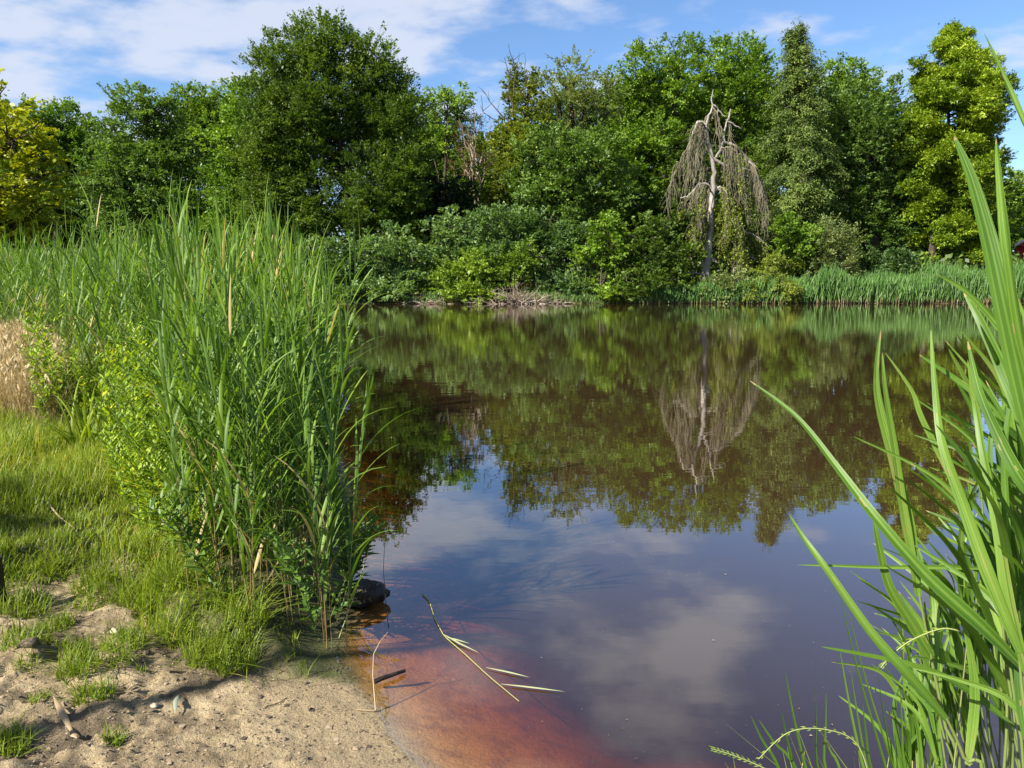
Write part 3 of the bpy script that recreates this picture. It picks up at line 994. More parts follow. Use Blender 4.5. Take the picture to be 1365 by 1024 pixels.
# --- the dead weeping tree
def dead_tree():
    Y = 43.6
    rng = np.random.default_rng(77)
    base = P(941, 365, Y)
    base[2] = gz(base[0], Y) - .05
    t = thing('dead_weeping_tree', 'dead bare weeping tree with grey trunk and hanging strands', 'dead tree', base)
    cr = lambda x, y, dy=0.: P(860 + x / 3.2, 100 + y / 3.2, Y + dy)
    tm = MB()

    def limb(pts, r0, r1, sides=8, amp=.025):
        pts = np.array([cr(*q) for q in pts])
        n = len(pts)
        # resample smoothly
        u = np.linspace(0, n - 1, n * 3)
        q = np.stack([np.interp(u, np.arange(n), pts[:, i]) for i in range(3)], -1)
        q = wiggle(q, amp, rng)
        tm.tube(q, np.linspace(r0, r1, len(q)), sides)
        return q
    tr = limb([(258, 872), (262, 820), (270, 740), (276, 690), (280, 620), (284, 560), (290, 480), (293, 420), (290, 380), (278, 320), (262, 260), (262, 210), (278, 165), (288, 130), (284, 95), (290, 62)], .25, .02, 8, .02)
    limb([(305, 352), (322, 318), (335, 280), (340, 240), (350, 200), (365, 145)], .09, .03)
    limb([(292, 355), (312, 372), (340, 388), (374, 378)], .10, .06)
    limb([(286, 486), (262, 468), (232, 463), (205, 500), (180, 520), (150, 526)], .11, .04)
    limb([(284, 500), (302, 488), (320, 474)], .11, .05)
    limb([(274, 690), (268, 712), (275, 748), (290, 752)], .10, .03)
    limb([(285, 780), (305, 800)], .09, .04)
    limb([(260, 830), (245, 800), (228, 780)], .1, .04)
    limb([(290, 130), (315, 150), (340, 178)], .07, .03)
    limb([(345, 190), (380, 215), (410, 228)], .06, .02)
    limb([(262, 215), (240, 200), (222, 200), (205, 250), (195, 290)], .08, .03)
    limb([(320, 320), (320, 265), (300, 240)], .06, .03)
    limb([(335, 285), (380, 300), (420, 340), (470, 390)], .08, .04)
    limb([(420, 800), (440, 775), (500, 800), (540, 790)], .08, .04)
    limb([(380, 840), (395, 790), (405, 760)], .10, .06)
    limb([(300, 470), (350, 520), (390, 600), (410, 740)], .06, .04)
    limb([(150, 855), (200, 842), (256, 848)], .09, .05)
    limb([(400, 670), (470, 685), (530, 740)], .05, .03)
    tm.build('trunk', M_DEAD, t, smooth_shade=True)
    cb = MB()
    iv = MB()
    # arching limbs (crop pixels), number of hanging shoots, longest hang, share with ivy
    limbs = [([(262, 225), (240, 200), (222, 205), (200, 285), (192, 380)], 9, 210, 0), ([(275, 300), (246, 285), (222, 330), (212, 430)], 8, 210, 0), ([(290, 400), (262, 396), (236, 440), (206, 540)], 10, 240, .05),
             ([(282, 500), (262, 468), (232, 463), (190, 516)], 7, 250, .1), ([(284, 520), (262, 530), (236, 590), (205, 680)], 12, 170, .3), ([(275, 575), (250, 610), (205, 700), (175, 780)], 12, 90, .4),
             ([(228, 215), (185, 300), (150, 360), (122, 430), (100, 520)], 9, 130, 0), ([(222, 240), (195, 330), (182, 420)], 6, 170, 0),
             ([(345, 290), (385, 302), (420, 340), (455, 385), (505, 470)], 17, 240, .05), ([(300, 365), (345, 388), (375, 380), (392, 430), (405, 500)], 18, 330, .8), ([(300, 365), (330, 385), (352, 420), (368, 520)], 16, 310, .95),
             ([(320, 320), (350, 305), (392, 330), (415, 420)], 9, 250, .1), ([(320, 474), (350, 500), (392, 600), (415, 735)], 16, 200, .85), ([(318, 480), (335, 540), (330, 640)], 12, 200, .95),
             ([(400, 668), (440, 672), (480, 700), (535, 752)], 16, 110, .7), ([(420, 800), (445, 778), (500, 800), (545, 788)], 10, 60, .5), ([(285, 140), (310, 160), (322, 230)], 5, 120, 0),
             ([(440, 365), (470, 400), (500, 500), (515, 590)], 10, 130, 0), ([(360, 170), (352, 240), (372, 300)], 5, 120, 0), ([(280, 170), (258, 180), (246, 240)], 5, 110, 0)]

    def shoot(pts, r0, r1, ivy):
        cb.tube(pts, np.linspace(r0, r1, len(pts)), 4, tint=rng.random())
        if rng.random() < ivy:
            m = int(rng.integers(25, 80))
            idx = rng.uniform(1, len(pts) - 1, m)
            pp = np.stack([np.interp(idx, np.arange(len(pts)), pts[:, c]) for c in range(3)], -1) + rng.normal(size=(m, 3)) * .07
            iv.leaves(pp, rng.normal(size=(m, 3)) + (0, 0, -.8), sph(rng, m) + (0, -.5, .4), rng.uniform(.08, .17, m), .09, rng.random(m))
    for lp, n, hang, ivy in limbs:
        dy = rng.uniform(-1.3, .9)
        kk = len(lp)
        u = np.linspace(0, kk - 1, kk * 4)
        path = np.stack([np.interp(u, np.arange(kk), [q[c] for q in lp]) for c in (0, 1)], -1) + rng.normal(size=(kk * 4, 2)) * 2.2
        path3 = np.array([cr(q[0], q[1], dy * min(1, i / 5)) for i, q in enumerate(path)])
        cb.tube(path3, np.linspace(.05, .014, len(path3)), 5 + 1, tint=rng.random())
        for _ in range(int(n * 2.7)):
            a = int(rng.integers(2, len(path)))
            ln = 1.2 * hang * rng.uniform(.1, 1.0) * rng.uniform(.6, 1.15)
            ln = min(ln, 845 - path[a, 1])
            if ln < 12:
                continue
            m = int(ln / 16) + 4
            x = path[a, 0] + np.cumsum(rng.normal(size=m) * 2.6 + rng.normal() * .8) + np.sign(path[a, 0] - 285) * 3 * np.sqrt(np.linspace(0, 1, m)) * 3
            y = np.linspace(path[a, 1], path[a, 1] + ln, m)
            yy = dy * min(1, a / 5) + np.cumsum(rng.normal(size=m) * .03)
            pts = np.array([cr(x[i], y[i], yy[i]) for i in range(m)])
            pts[0] = path3[a]
            shoot(pts, .023, .008, ivy)
            for _j in range(int(rng.integers(0, 5))):
                b = int(rng.integers(1, m - 1))
                L_ = rng.uniform(.3, 1.3)
                e = pts[b] + np.array([rng.normal() * .28, rng.normal() * .25, -L_])
                mid = (pts[b] + e) / 2 + np.array([rng.normal() * .12, 0, .12])
                shoot(curve3(pts[b], mid, e, 5), .014, .006, ivy * .6)
    cb.build('hanging_twigs', M_TWIG, t)
    iv.build('ivy', M_IVY, t)


dead_tree()


# --- bank shrubs
def shrub(label, base_px, Y, blobs, mat, **kw):
    kw.setdefault('leaf', .17); kw.setdefault('spray', .36); kw.setdefault('trunk_r', .06); kw.setdefault('cover', 1.45); kw.setdefault('rough', .5)
    return tree('bank_shrub', label, 'shrub', base_px, Y, blobs, mat, group='shrubs along the far bank', **kw)


shrub('pale green low shrubs where the far bank meets the near reeds', 425, 42, [(405, 345, 30, 30), (440, 350, 30, 34), (430, 380, 30, 16), (405, 386, 24, 14)], M_SHRUB, tmean=.65)
shrub('leafy shrub at the water left of the dark twiggy gap', 470, 42.6, [(470, 340, 30, 28), (490, 362, 30, 28), (455, 375, 28, 20), (500, 388, 24, 14, -1.2), (470, 392, 24, 10, -1.2)], M_SHRUB, tmean=.6)
shrub('bright rounded shrub just left of the dark twiggy gap', 522, 43, [(515, 330, 32, 26), (545, 338, 26, 26), (500, 355, 28, 28), (530, 372, 28, 20), (525, 390, 22, 12, -1.6)], M_SHRUB, tmean=.75)
shrub('tall mid green maple thicket in the middle of the far bank', 640, 45, [(590, 320, 32, 30), (630, 305, 36, 30), (670, 308, 36, 32), (610, 345, 36, 28), (655, 340, 40, 30), (700, 320, 30, 34)], M_SHRUB, tmean=.6)
shrub('yellow green shrub over the water left of the brush pile', 620, 42.4, [(590, 370, 26, 22), (625, 358, 26, 22), (650, 375, 34, 22), (612, 390, 26, 14, -1), (645, 394, 24, 10, -1), (680, 388, 20, 12)], M_LIME, leaf=.15)
shrub('small lime shrub with upright shoots above the brush pile', 690, 43.5, [(690, 350, 18, 20), (675, 365, 20, 16), (705, 345, 14, 24)], M_LIME, leaf=.15, tmean=.4)
shrub('dim green shrub behind thin poles right of the brush pile', 745, 45, [(735, 315, 34, 30), (765, 325, 28, 30), (745, 350, 36, 26), (730, 378, 26, 18), (755, 386, 26, 16, -2.2), (725, 390, 22, 12, -2)], M_SHRUB, tmean=.4)
shrub('bright young maple standing alone at the water', 803, 42.6, [(812, 300, 14, 16), (795, 318, 22, 22), (820, 325, 18, 24), (785, 345, 20, 22), (812, 355, 20, 22), (800, 380, 18, 18), (815, 392, 14, 9, -1)], M_FRESH, leaf=.2, tmean=.7)
shrub('dark leafy shrub left of the dead tree', 870, 43.6, [(860, 318, 32, 28), (892, 315, 26, 28), (850, 350, 34, 26), (890, 348, 36, 28), (870, 376, 40, 18, -1.6), (840, 390, 22, 9, -1.8)], M_BEECH, leaf=.18)
shrub('grey green willow shrub at the foot of the dead tree', 965, 41.7, [(955, 383, 22, 16), (980, 378, 20, 18), (968, 392, 28, 12)], M_GREY, leaf=.12, tmean=.5)
shrub('drooping green mound hanging over the bank right of the dead tree', 1025, 42, [(1010, 372, 22, 20), (1035, 365, 22, 22), (1045, 385, 18, 16), (1000, 390, 18, 10)], M_IVY, leaf=.11, droop=1.3, lift=0)
shrub('fresh green bush right of the dead tree', 1058, 43.5, [(1050, 308, 18, 20), (1072, 322, 22, 22), (1045, 340, 20, 24), (1075, 352, 26, 20)], M_FRESH, tmean=.6)
shrub('pale twiggy bush with fine grey green leaves above the far reeds', 1110, 43, [(1105, 318, 22, 20), (1125, 325, 22, 22), (1095, 345, 20, 22), (1120, 352, 26, 20)], M_GREY, leaf=.11, cover=.9, twigs=12, twig_len=.7, tmean=.4)
shrub('low dark bush under the broad dome tree', 1180, 45, [(1160, 350, 34, 18), (1200, 352, 30, 16)], M_SHRUB, tmean=.2)


# thin poles right of the brush pile
def poles():
    rng = np.random.default_rng(31)
    for k in range(12):
        px = rng.uniform(715, 850)
        Y = rng.uniform(42.4, 43.2)
        b = P(px, 365, Y); b[2] = gz(b[0], Y) - .05
        h = rng.uniform(2.0, 3.6)
        t = thing('bank_sapling', 'thin bare sapling pole at the water right of the brush pile', 'sapling', b, 'thin sapling poles at the water')
        mb = MB()
        e = b + (rng.normal() * .25, rng.normal() * .2, h)
        mb.tube(wiggle(np.linspace(b, e, 6), .03, rng), np.linspace(.028, .01, 6), 6)
        mb.build('stem', M_TWIG, t)
        lf = MB()
        m = 50
        q = rng.random((m, 1)) ** .5
        lf.leaves(b + (e - b) * q + rng.normal(size=(m, 3)) * .14, sph(rng, m), sph(rng, m) + (0, 0, .8), .13, .08, rng.random(m))
        lf.build('foliage', M_MAPLE, t)


poles()


def brush_pile():
    rng = np.random.default_rng(41)
    Y = 40.6
    c = P(700, 400, Y); c[2] = 0
    t = thing('brush_pile', 'tangle of dead grey brown branches lying in the water', 'brush pile', c)
    mb = MB()
    for k in range(110):
        x0 = rng.normal(692, 20) if k % 3 else rng.uniform(560, 745)
        a = P(x0, 408, Y + rng.uniform(-.3, .8)); a[2] = rng.uniform(-.15, .1)
        hgt = rng.uniform(.1, 1.0) * max(.18, 1.5 - abs(x0 - 692) / 32)
        e = a + np.array([rng.normal() * .8, rng.normal() * .4, hgt])
        pts = wiggle(np.linspace(a, e, 6), .06, rng)
        mb.tube(pts, np.linspace(rng.uniform(.018, .05), .008, 6), 4, rng.random())
        for j in range(3):
            i = rng.integers(1, 5)
            mb.tube([pts[i], pts[i] + np.array([rng.normal() * .35, rng.normal() * .2, rng.uniform(-.05, .4)])], [.014, .006], 4, rng.random())
    mb.build('branches', M_TWIGD, t)
    lf = MB()
    m = 260
    p = np.stack([rng.normal(694, 18, m), rng.uniform(0, 1, m), rng.random(m)], -1)
    pos = np.array([P(q[0], 400, Y + q[1]) for q in p]); pos[:, 2] = .15 + p[:, 2] ** 1.5 * 1.4
    lf.leaves(pos, sph(rng, m), sph(rng, m), .1, .06, rng.random(m))
    lf.build('dead_leaves', M_RUST, t)


brush_pile()


# far reed bed and bank grass: nobody could count these
def far_reeds():
    rng = np.random.default_rng(51)

    def bed(name, label, x0, x1, y0, y1, h, n, mat, tm=.5):
        mb = MB()
        px = rng.uniform(x0, x1, n)
        Y = rng.uniform(y0, y1, n)
        x = (px - 682.5) / FOC * Y * 1.0
        d = sdist(x, Y, POND)
        k = d > -.25
        x, Y = x[k], Y[k]
        m = len(x)
        z = np.maximum(ground_z(x, Y, False), 0) - .05
        lowf = fbm(np.stack([x * .55, Y * .5, x * 0], -1), 3, 4)
        hh = h * rng.uniform(.7, 1.12, m) * (.55 + .9 * lowf) * (.45 + .55 * smooth(x0, x0 + 28, px[k]))
        for s in range(5):
            f0 = rng.uniform(.05, .7, m)
            ln = hh * rng.uniform(.35, .6, m)
            c = np.stack([x + rng.normal(size=m) * .05, Y + rng.normal(size=m) * .05, z + hh * f0 + ln * .4], -1)
            dr = np.stack([rng.normal(size=m) * .22 + .05, rng.normal(size=m) * .22, np.ones(m)], -1)
            mb.leaves(c, dr, np.stack([rng.normal(size=m) * 1.0 - .4, -np.ones(m), rng.normal(size=m) * .3], -1), ln, .05, np.clip(rng.normal(tm, .22, m), 0, 1))
        o = mb.build(name, mat)
        tag(o, label, 'reeds', kind='stuff')
        sm = MB()
        j = rng.random(m) < .35
        xs, ys, zs = x[j], Y[j], z[j]
        mm = len(xs)
        sm.leaves(np.stack([xs, ys, zs + .25], -1), np.stack([rng.normal(size=mm) * .1, rng.normal(size=mm) * .1, np.ones(mm)], -1), np.stack([rng.normal(size=mm), -np.ones(mm), np.zeros(mm)], -1), .6, .03, rng.random(mm) * .6)
        so = sm.build('reed_litter', M_STRAW, o)
    bed('far_reeds', 'dense strip of blue green reeds along the far right bank', 1068, 1430, 40.4, 43.4, 1.65, 8500, M_FARREED)
    bed('far_bank_grass', 'short reeds and grass along the far bank left of the dead tree', 838, 1075, 41.0, 42.6, 1.15, 4600, M_FARREED)
    bed('far_bank_sedge', 'low sedge at the foot of the far bank shrubs', 400, 838, 41.0, 42.4, .5, 1500, M_DKHERB, .3)


far_reeds()


def undergrowth():
    rng = np.random.default_rng(61)
    mb = MB()
    n = 26000
    Y = rng.uniform(44, 62, n)
    px = rng.uniform(-120, 1480, n)
    x = (px - 682.5) / FOC * Y
    z = ground_z(x, Y, False) + rng.random(n) ** 1.4 * 2.6
    mb.leaves(np.stack([x, Y, z], -1), sph(rng, n), sph(rng, n) + (0, -.3, .8), .42, .26, rng.random(n))
    tag(mb.build('woodland_undergrowth', M_BEECH), 'dark undergrowth filling the wood floor', 'undergrowth', kind='stuff')


undergrowth()


# --- red house at the right edge
def simple_mat(name, c, rough=.7, nscale=3, var=.15):
    return bark_mat(name, tuple(q * (1 - var) for q in c), tuple(min(1, q * (1 + var)) for q in c), scale=nscale, rough=rough, stretch=1, bump=.15)


def box(mb, a, b):
    (x0, y0, z0), (x1, y1, z1) = a, b
    v = [(x0, y0, z0), (x1, y0, z0), (x1, y1, z0), (x0, y1, z0), (x0, y0, z1), (x1, y0, z1), (x1, y1, z1), (x0, y1, z1)]
    mb.add(v, [(0, 3, 2, 1), (4, 5, 6, 7), (0, 1, 5, 4), (1, 2, 6, 5), (2, 3, 7, 6), (3, 0, 4, 7)])


def red_house():
    Y = 52.
    x0 = P(1354, 340, Y)[0]
    w = 6.0
    zb = gz(x0, Y)
    z1, z2 = P(1360, 345, Y)[2], P(1360, 328, Y)[2]
    t = thing('red_house', 'small red house with white gable trim and brick base at the right edge', 'house', (x0, Y, zb))
    t.rotation_euler = (0, 0, -R(38))
    b = MB(); box(b, (x0 + .02, Y + .02, zb - .3), (x0 + w - .02, Y + 8, z1)); b.build('brick_base', simple_mat('brick', (.42, .24, .16), nscale=8), t)
    g = MB()
    xm = x0 + w / 2
    zt = z2 + w / 2 * .75
    v = [(x0, Y, z1), (x0 + w, Y, z1), (x0 + w, Y, z2), (xm, Y, zt), (x0, Y, z2)]
    vb = [(q[0], Y + 8, q[2]) for q in v]
    g.add(v + vb, [(0, 1, 2, 4), (2, 3, 3, 4), (5, 9, 7, 6), (7, 9, 8, 8), (0, 4, 9, 5), (1, 6, 7, 2), (0, 5, 6, 1)][0:1] + [(0, 4, 9, 5), (1, 6, 7, 2), (5, 9, 7, 6)])
    # gable triangles as slim quads split at the ridge
    for yy in (Y, Y + 8):
        g.add([(x0, yy, z2), (xm, yy, z2), (xm, yy, zt), (x0 + (xm - x0) * .5, yy, (z2 + zt) / 2)], [(0, 1, 2, 3)])
        g.add([(xm, yy, z2), (x0 + w, yy, z2), (xm + (xm - x0) * .5, yy, (z2 + zt) / 2), (xm, yy, zt)], [(0, 1, 2, 3)])
    g.build('wall', simple_mat('red boards', (.42, .035, .03), nscale=4), t)
    for nm, mt, y0, y1, lift, th in (('roof', simple_mat('roof tiles', (.20, .10, .07)), Y - .2, Y + 8.2, .05, .10), ('gable_trim', simple_mat('white paint', (.8, .8, .78)), Y - .32, Y - .203, -.06, .26)):
        r = MB()
        for sx in (-1, 1):
            xe = xm + sx * (w / 2 + .12)
            ze = z2 - .12 * .75
            a = [(xm, y0, zt + lift), (xe, y0, ze + lift), (xe, y1, ze + lift), (xm, y1, zt + lift)]
            bb = [(q[0], q[1], q[2] + th) for q in a]
            r.add(a + bb, [(0, 1, 2, 3), (4, 7, 6, 5), (0, 4, 5, 1), (1, 5, 6, 2), (2, 6, 7, 3), (3, 7, 4, 0)])
        r.build(nm, mt, t)
    d = MB(); box(d, (x0 + 3.4, Y - .06, zb), (x0 + 4.4, Y - .003, zb + 2.0)); d.build('door', simple_mat('white door', (.75, .75, .72)), t)


red_house()


# ------------------------------------------------------------------ left reed bed
def blade(rng, root, az, length, width, start, bend, n=7, tw=0.):
    """arching leaf: start = angle from vertical at the root, bend = added angle to the tip"""
    u = np.linspace(0, 1, n)
    ang = start + bend * u ** 1.6
    st = np.full(n, length / (n - 1)); st[0] = 0
    rr = np.cumsum(np.sin(ang) * st); zz = np.cumsum(np.cos(ang) * st)
    h = np.array([math.cos(az), math.sin(az), 0])
    pts = np.asarray(root) + h * rr[:, None] + np.array([0, 0, 1]) * zz[:, None]
    side0 = np.array([-math.sin(az), math.cos(az), 0])
    th = tw * u
    side = side0[None, :] * np.cos(th)[:, None] + np.array([0, 0, 1.])[None, :] * np.sin(th)[:, None]
    w = width * np.clip(np.minimum(.35 + u * 3.2, 1), 0, 1) * np.clip(1 - u, 0.01, 1) ** .62
    return pts, w, side


def reed_arrays(seed, h, nl, dead=.28):
    rng = np.random.default_rng(seed)
    st, fo = MB(), MB()
    lean = rng.normal(size=2) * .05
    k = 8
    u = np.linspace(0, 1, k)[:, None]
    cen = np.concatenate([lean * u ** 2 * h, u * h], 1)
    st_pts = cen
    sv = MB()
    for i in range(k - 1):
        st.tube(st_pts[i:i + 2], [.0042 * (1 - .55 * u[i, 0]), .0042 * (1 - .55 * u[i + 1, 0])], 4, tint=np.clip(u[i, 0] * 1.5 - .05, 0, 1))
    a0 = rng.uniform(0, 2 * np.pi)
    for j in range(nl):
        f = .20 + .80 * (j + rng.uniform(-.2, .2)) / nl
        f = np.clip(f, .12, 1)
        r = np.array([np.interp(f, u[:, 0], cen[:, c]) for c in range(3)])
        az = a0 + (j % 2) * np.pi + rng.normal() * .5
        ln = rng.uniform(.40, .66) * (1 if f < .9 else .85)
        top = f > .88
        pts, w, side = blade(rng, r, az, ln, rng.uniform(.022, .037), rng.uniform(.12, .3) if top else rng.uniform(.25, .6), rng.uniform(.1, .55) if top else rng.uniform(.2, 1.1), 7, rng.normal() * .7)
        fo.ribbon(pts, w, side, .18, tint=np.clip(rng.normal(.42, .25), 0, .88) if rng.random() > (.015 if f > .5 else .10) else .97)
    pts, w, side = blade(rng, cen[-1] - (0, 0, .05), a0, rng.uniform(.3, .45), .016, .05, .15, 6)
    fo.ribbon(pts, w, side, .15, tint=.6)
    return st, fo


REED_H = [1.62, 1.85, 2.0, 2.1, 1.95, 1.8, 2.2, 1.6, 2.05, 1.75]
REEDS = [reed_arrays(900 + i, REED_H[i], [14, 15, 15, 16, 14, 13, 16, 13, 15, 14][i]) for i in range(10)]
REED_MESH = [(s.mesh('reed_stem', M_STEM), f.mesh('reed_foliage', M_REED)) for s, f in REEDS]


def reed_protos():
    out = []
    for sm, fm in REED_MESH:
        t = thing('reed', 'green reed stalk', 'reed', (0, 0, -50))
        for nm, me in (('stem', sm), ('foliage', fm)):
            o = bpy.data.objects.new(nm, me)
            COL.objects.link(o)
            o.parent = t
        out.append(t)
    return out


def reed_bed():
    rng = np.random.default_rng(1234)
    n = 40000
    Y = 3.0 + rng.random(n) ** 1.35 * 24
    xs = np.interp(Y, [3, 3.6, 4.3, 5.5, 8, 13, 22, 32], [-.88, -1.04, -1.27, -1.57, -2.4, -4.2, -7.4, -10.8])   # water edge
    xl = np.interp(Y, [3.1, 3.4, 4, 5, 6, 7, 9, 11, 20, 32], [-1.55, -1.78, -1.98, -2.5, -3.3, -4.3, -5.8, -8.2, -16, -24])
    x = xl + (xs + .14 - xl) * rng.random(n)
    dens = np.interp(Y, [3, 4, 6, 10, 27], [140, 95, 52, 24, 6])
    edge = smooth(0, .3, (x - xl) / (xs - xl + .14))
    area_pdf = (xs - xl + .14) / (1.35 ** -1 * ((Y - 3.0) / 24 + 1e-3) ** (1 / 1.35 - 1) / 24) ** -1
    # thin to the wanted density
    samp = n * (1 / 1.35) * ((Y - 3.0) / 24 + 1e-4) ** (1 / 1.35 - 1) / 24 / (xs - xl + .14)
    keep = rng.random(n) < np.clip(dens / samp, 0, 1) * (.35 + .65 * edge)
    x, Y = x[keep], Y[keep]
    order = np.argsort(np.hypot(x, Y))
    x, Y = x[order], Y[order]
    z = np.maximum(ground_z(x, Y), -.25)
    d = sdist(x, Y, POND)
    print('reeds', len(x))
    protos = reed_protos()
    used = set()
    rest_s, rest_f = MB(), MB()
    arr = [(s.arrays(), f.arrays()) for s, f in REEDS]
    for i in range(len(x)):
        k = int(rng.integers(10))
        front = Y[i] < 3.75
        sc = rng.uniform(.86, 1.08) * (np.interp(Y[i], [3.1, 3.6, 4.3, 6, 10], [.62, .69, .77, .84, .79])* (1.16 if rng.random() < .07 else 1))
        rz = rng.uniform(0, 6.28)
        tilt = (rng.normal() * .06, rng.normal() * .06 + (.05 if d[i] < .25 else 0))
        if i < 290:
            if d[i] < .12:
                lb, gr = 'tall reed leaning out at the water edge of the left reed bed', 'reeds along the water edge'
            elif Y[i] < 3.7:
                lb, gr = 'reed with yellowed lower stem at the front of the left reed bed', 'reeds at the front of the left bed'
            else:
                lb, gr = 'upright green reed inside the left reed bed', 'reeds inside the left bed'
            if k not in used:
                used.add(k)
                o = protos[k]
                o.location = (x[i], Y[i], z[i] - .02)
                o.rotation_euler = (tilt[0], tilt[1], rz)
                o.scale = (sc,) * 3
                o['label'] = lb; o['group'] = gr
            else:
                copy_tree(protos[k], (x[i], Y[i], z[i] - .02), rz, sc, tilt, lb, gr)
        else:
            c, s = math.cos(rz), math.sin(rz)
            Mx = np.array([[c, -s, 0], [s, c, 0], [tilt[1] * -1, tilt[0], 1]]) * sc
            Mx[0, 2] = tilt[1] * sc; Mx[1, 2] = -tilt[0] * sc
            loc = np.array([x[i], Y[i], z[i] - .02])
            rest_s.merge(*arr[k][0], Mx, loc)
            rest_f.merge(*arr[k][1], Mx, loc)
    o = rest_f.build('reeds', M_REED)
    tag(o, 'dense mass of reeds further back along the left bank', 'reeds', kind='stuff')
    rest_s.build('reed_stems', M_STEM, o)


reed_bed()


# ------------------------------------------------------------------ grass, herbs and tufts on the left bank
def grass_blades(mb, rng, x, y, h, lean=.35, w=.006, tint=None, segs=3):
    """vectorised blades of three quads"""
    n = len(x)
    z = ground_z(x, y) - .01
    az = rng.uniform(0, 2 * np.pi, n)
    ln = np.abs(rng.normal(size=n)) * lean + .08
    hx, hy = np.cos(az), np.sin(az)
    sx, sy = -hy, hx
    w = np.broadcast_to(w, (n,))
    rows = []
    us = np.linspace(0, 1, segs + 1)
    for u in us:
        cx = x + hx * ln * h * u ** 1.8
        cy = y + hy * ln * h * u ** 1.8
        cz = z + h * (u - .28 * np.minimum(ln, 1.2) * u ** 2)
        ww = w * (1 - u ** 1.5 * .94) * .5
        rows.append(np.stack([np.stack([cx + sx * ww, cy + sy * ww, cz], -1), np.stack([cx - sx * ww, cy - sy * ww, cz], -1)], 1))
    v = np.stack(rows, 1).reshape(-1, 3)   # n, segs+1, 2
    b = (np.arange(n) * (segs + 1) * 2)[:, None]
    i = np.arange(segs)[None, :] * 2
    q = np.stack([b + i, b + i + 1, b + i + 3, b + i + 2], -1).reshape(-1, 4)
    t = rng.random(n) if tint is None else tint
    mb.add(v, q, np.repeat(t, segs))


def left_grass():
    rng = np.random.default_rng(71)
    mb = MB()
    n = 150000
    Y = 2.5 + rng.random(n) ** 1.5 * 12
    X = -Y * rng.uniform(.15, .92, n)
    s = sdist(X, Y, SAND)
    d = sdist(X, Y, POND)
    xs_l = np.interp(Y, [3.1, 4, 5, 7, 10, 20], [-1.5, -2.2, -2.8, -4.2, -6.3, -13.0])
    k = (s > -.02 + .12 * (rng.random(n) - .5)) & (d > .15) & (X < xs_l + .7) & (rng.random(n) > .85 * np.clip((X - xs_l - .1) / .2, 0, 1))
    X, Y, s = X[k], Y[k], s[k]
    m = len(X)
    cl = fbm(np.stack([X * 2.1, Y * 2.1, X * 0], -1), 3, 14)
    right = np.clip((X - xs_l[k]) / .25, 0, 1)
    tall = fbm(np.stack([X * .9, Y * .9, X * 0], -1), 2, 24)
    h = (.05 + .16 * np.clip((cl - .3) * 2, 0, 1)) * rng.uniform(.6, 1.4, m) * (.7 + .8 * tall)
    h *= np.interp(Y, [2.5, 3.5, 5, 8], [.8, .9, 1.1, 1.5]) * (1 - .6 * right)
    t = np.clip(rng.normal(.45, .2, m) + (fbm(np.stack([X, Y, X * 0], -1), 2, 44) - .5) * .5, 0, .93)
    t[rng.random(m) < .05] = 1
    grass_blades(mb, rng, X, Y, h, .5, np.interp(Y, [2.5, 6, 14], [.005, .008, .016]), t)
    o = mb.build('grass', M_GRASS)
    tag(o, 'bright green grass on the left bank', 'grass', kind='stuff')
    # dry tan grass
    mb = MB()
    n = 9000
    px = rng.normal(22, 32, n); Yd = rng.uniform(6.0, 11, n)
    X = (px - 682.5) / FOC * Yd
    k = px < 70
    X, Yd = X[k], Yd[k]
    h = rng.uniform(.35, .75, len(X))
    grass_blades(mb, rng, X, Yd, h, .35, .007, rng.random(len(X)))
    # seed heads
    j = rng.random(len(X)) < .5
    c = np.stack([X[j] + rng.normal(size=j.sum()) * .08, Yd[j], ground_z(X[j], Yd[j]) + h[j] * .85], -1)
    mb.leaves(c, rng.normal(size=c.shape) * .4 + (0, 0, 1), rng.normal(size=c.shape), .07, .02, rng.random(len(c)))
    tag(mb.build('dry_grass', M_DRY), 'dry tan seeding grass at the left edge', 'dry grass', kind='stuff')


left_grass()


def tuft(name, label, loc, mat, n, h, spread, lean, w=.006, seed=0, group='grass tufts on the bare soil', tm=.5, cat='grass tuft'):
    rng = np.random.default_rng(seed)
    t = thing(name, label, cat, loc, group)
    mb = MB()
    a = rng.uniform(0, 6.28, n); r = spread * np.sqrt(rng.random(n))
    x, y = loc[0] + np.cos(a) * r, loc[1] + np.sin(a) * r
    grass_blades(mb, rng, x, y, h * rng.uniform(.5, 1.2, n), lean, w, np.clip(rng.normal(tm, .2, n), 0, 1), 4)
    mb.build('blades', mat, t)
    return t


TUFTS = [  # px, py, spread, height, blades, words
    (35, 852, .10, .09, 140, 'wide low grass tuft at the left edge of the bare soil'),
    (165, 858, .09, .10, 150, 'dense grass tuft below the overhanging turf lip'),
    (100, 872, .07, .08, 90, 'spreading grass tuft left of the small brown clod'),
    (106, 893, .08, .11, 130, 'grass tuft just below the spreading one on bare soil'),
    (78, 835, .06, .09, 90, 'grass tuft with long blades near the turf step'),
    (125, 802, .09, .08, 120, 'flat tuft on the ledge under the turf step'),
    (20, 812, .14, .12, 220, 'large ragged tuft at the left edge under the turf'),
    (160, 890, .05, .06, 70, 'little tuft above the yellowish tuft'),
    (125, 925, .07, .08, 110, 'yellowish tuft in the middle of the bare soil'),
    (52, 935, .04, .05, 50, 'tiny lime tuft beside the dry folded leaf'),
    (35, 880, .05, .05, 50, 'thin yellow tuft on a clod at the left'),
    (15, 985, .05, .08, 70, 'small tuft low in the left corner'),
    (12, 1002, .06, .08, 80, 'dark tuft lowest in the left corner'),
    (152, 988, .03, .06, 40, 'lone sprig tuft near the bottom between pebbles'),
    (190, 897, .025, .04, 25, 'very small sprout right of the little tuft'),
]
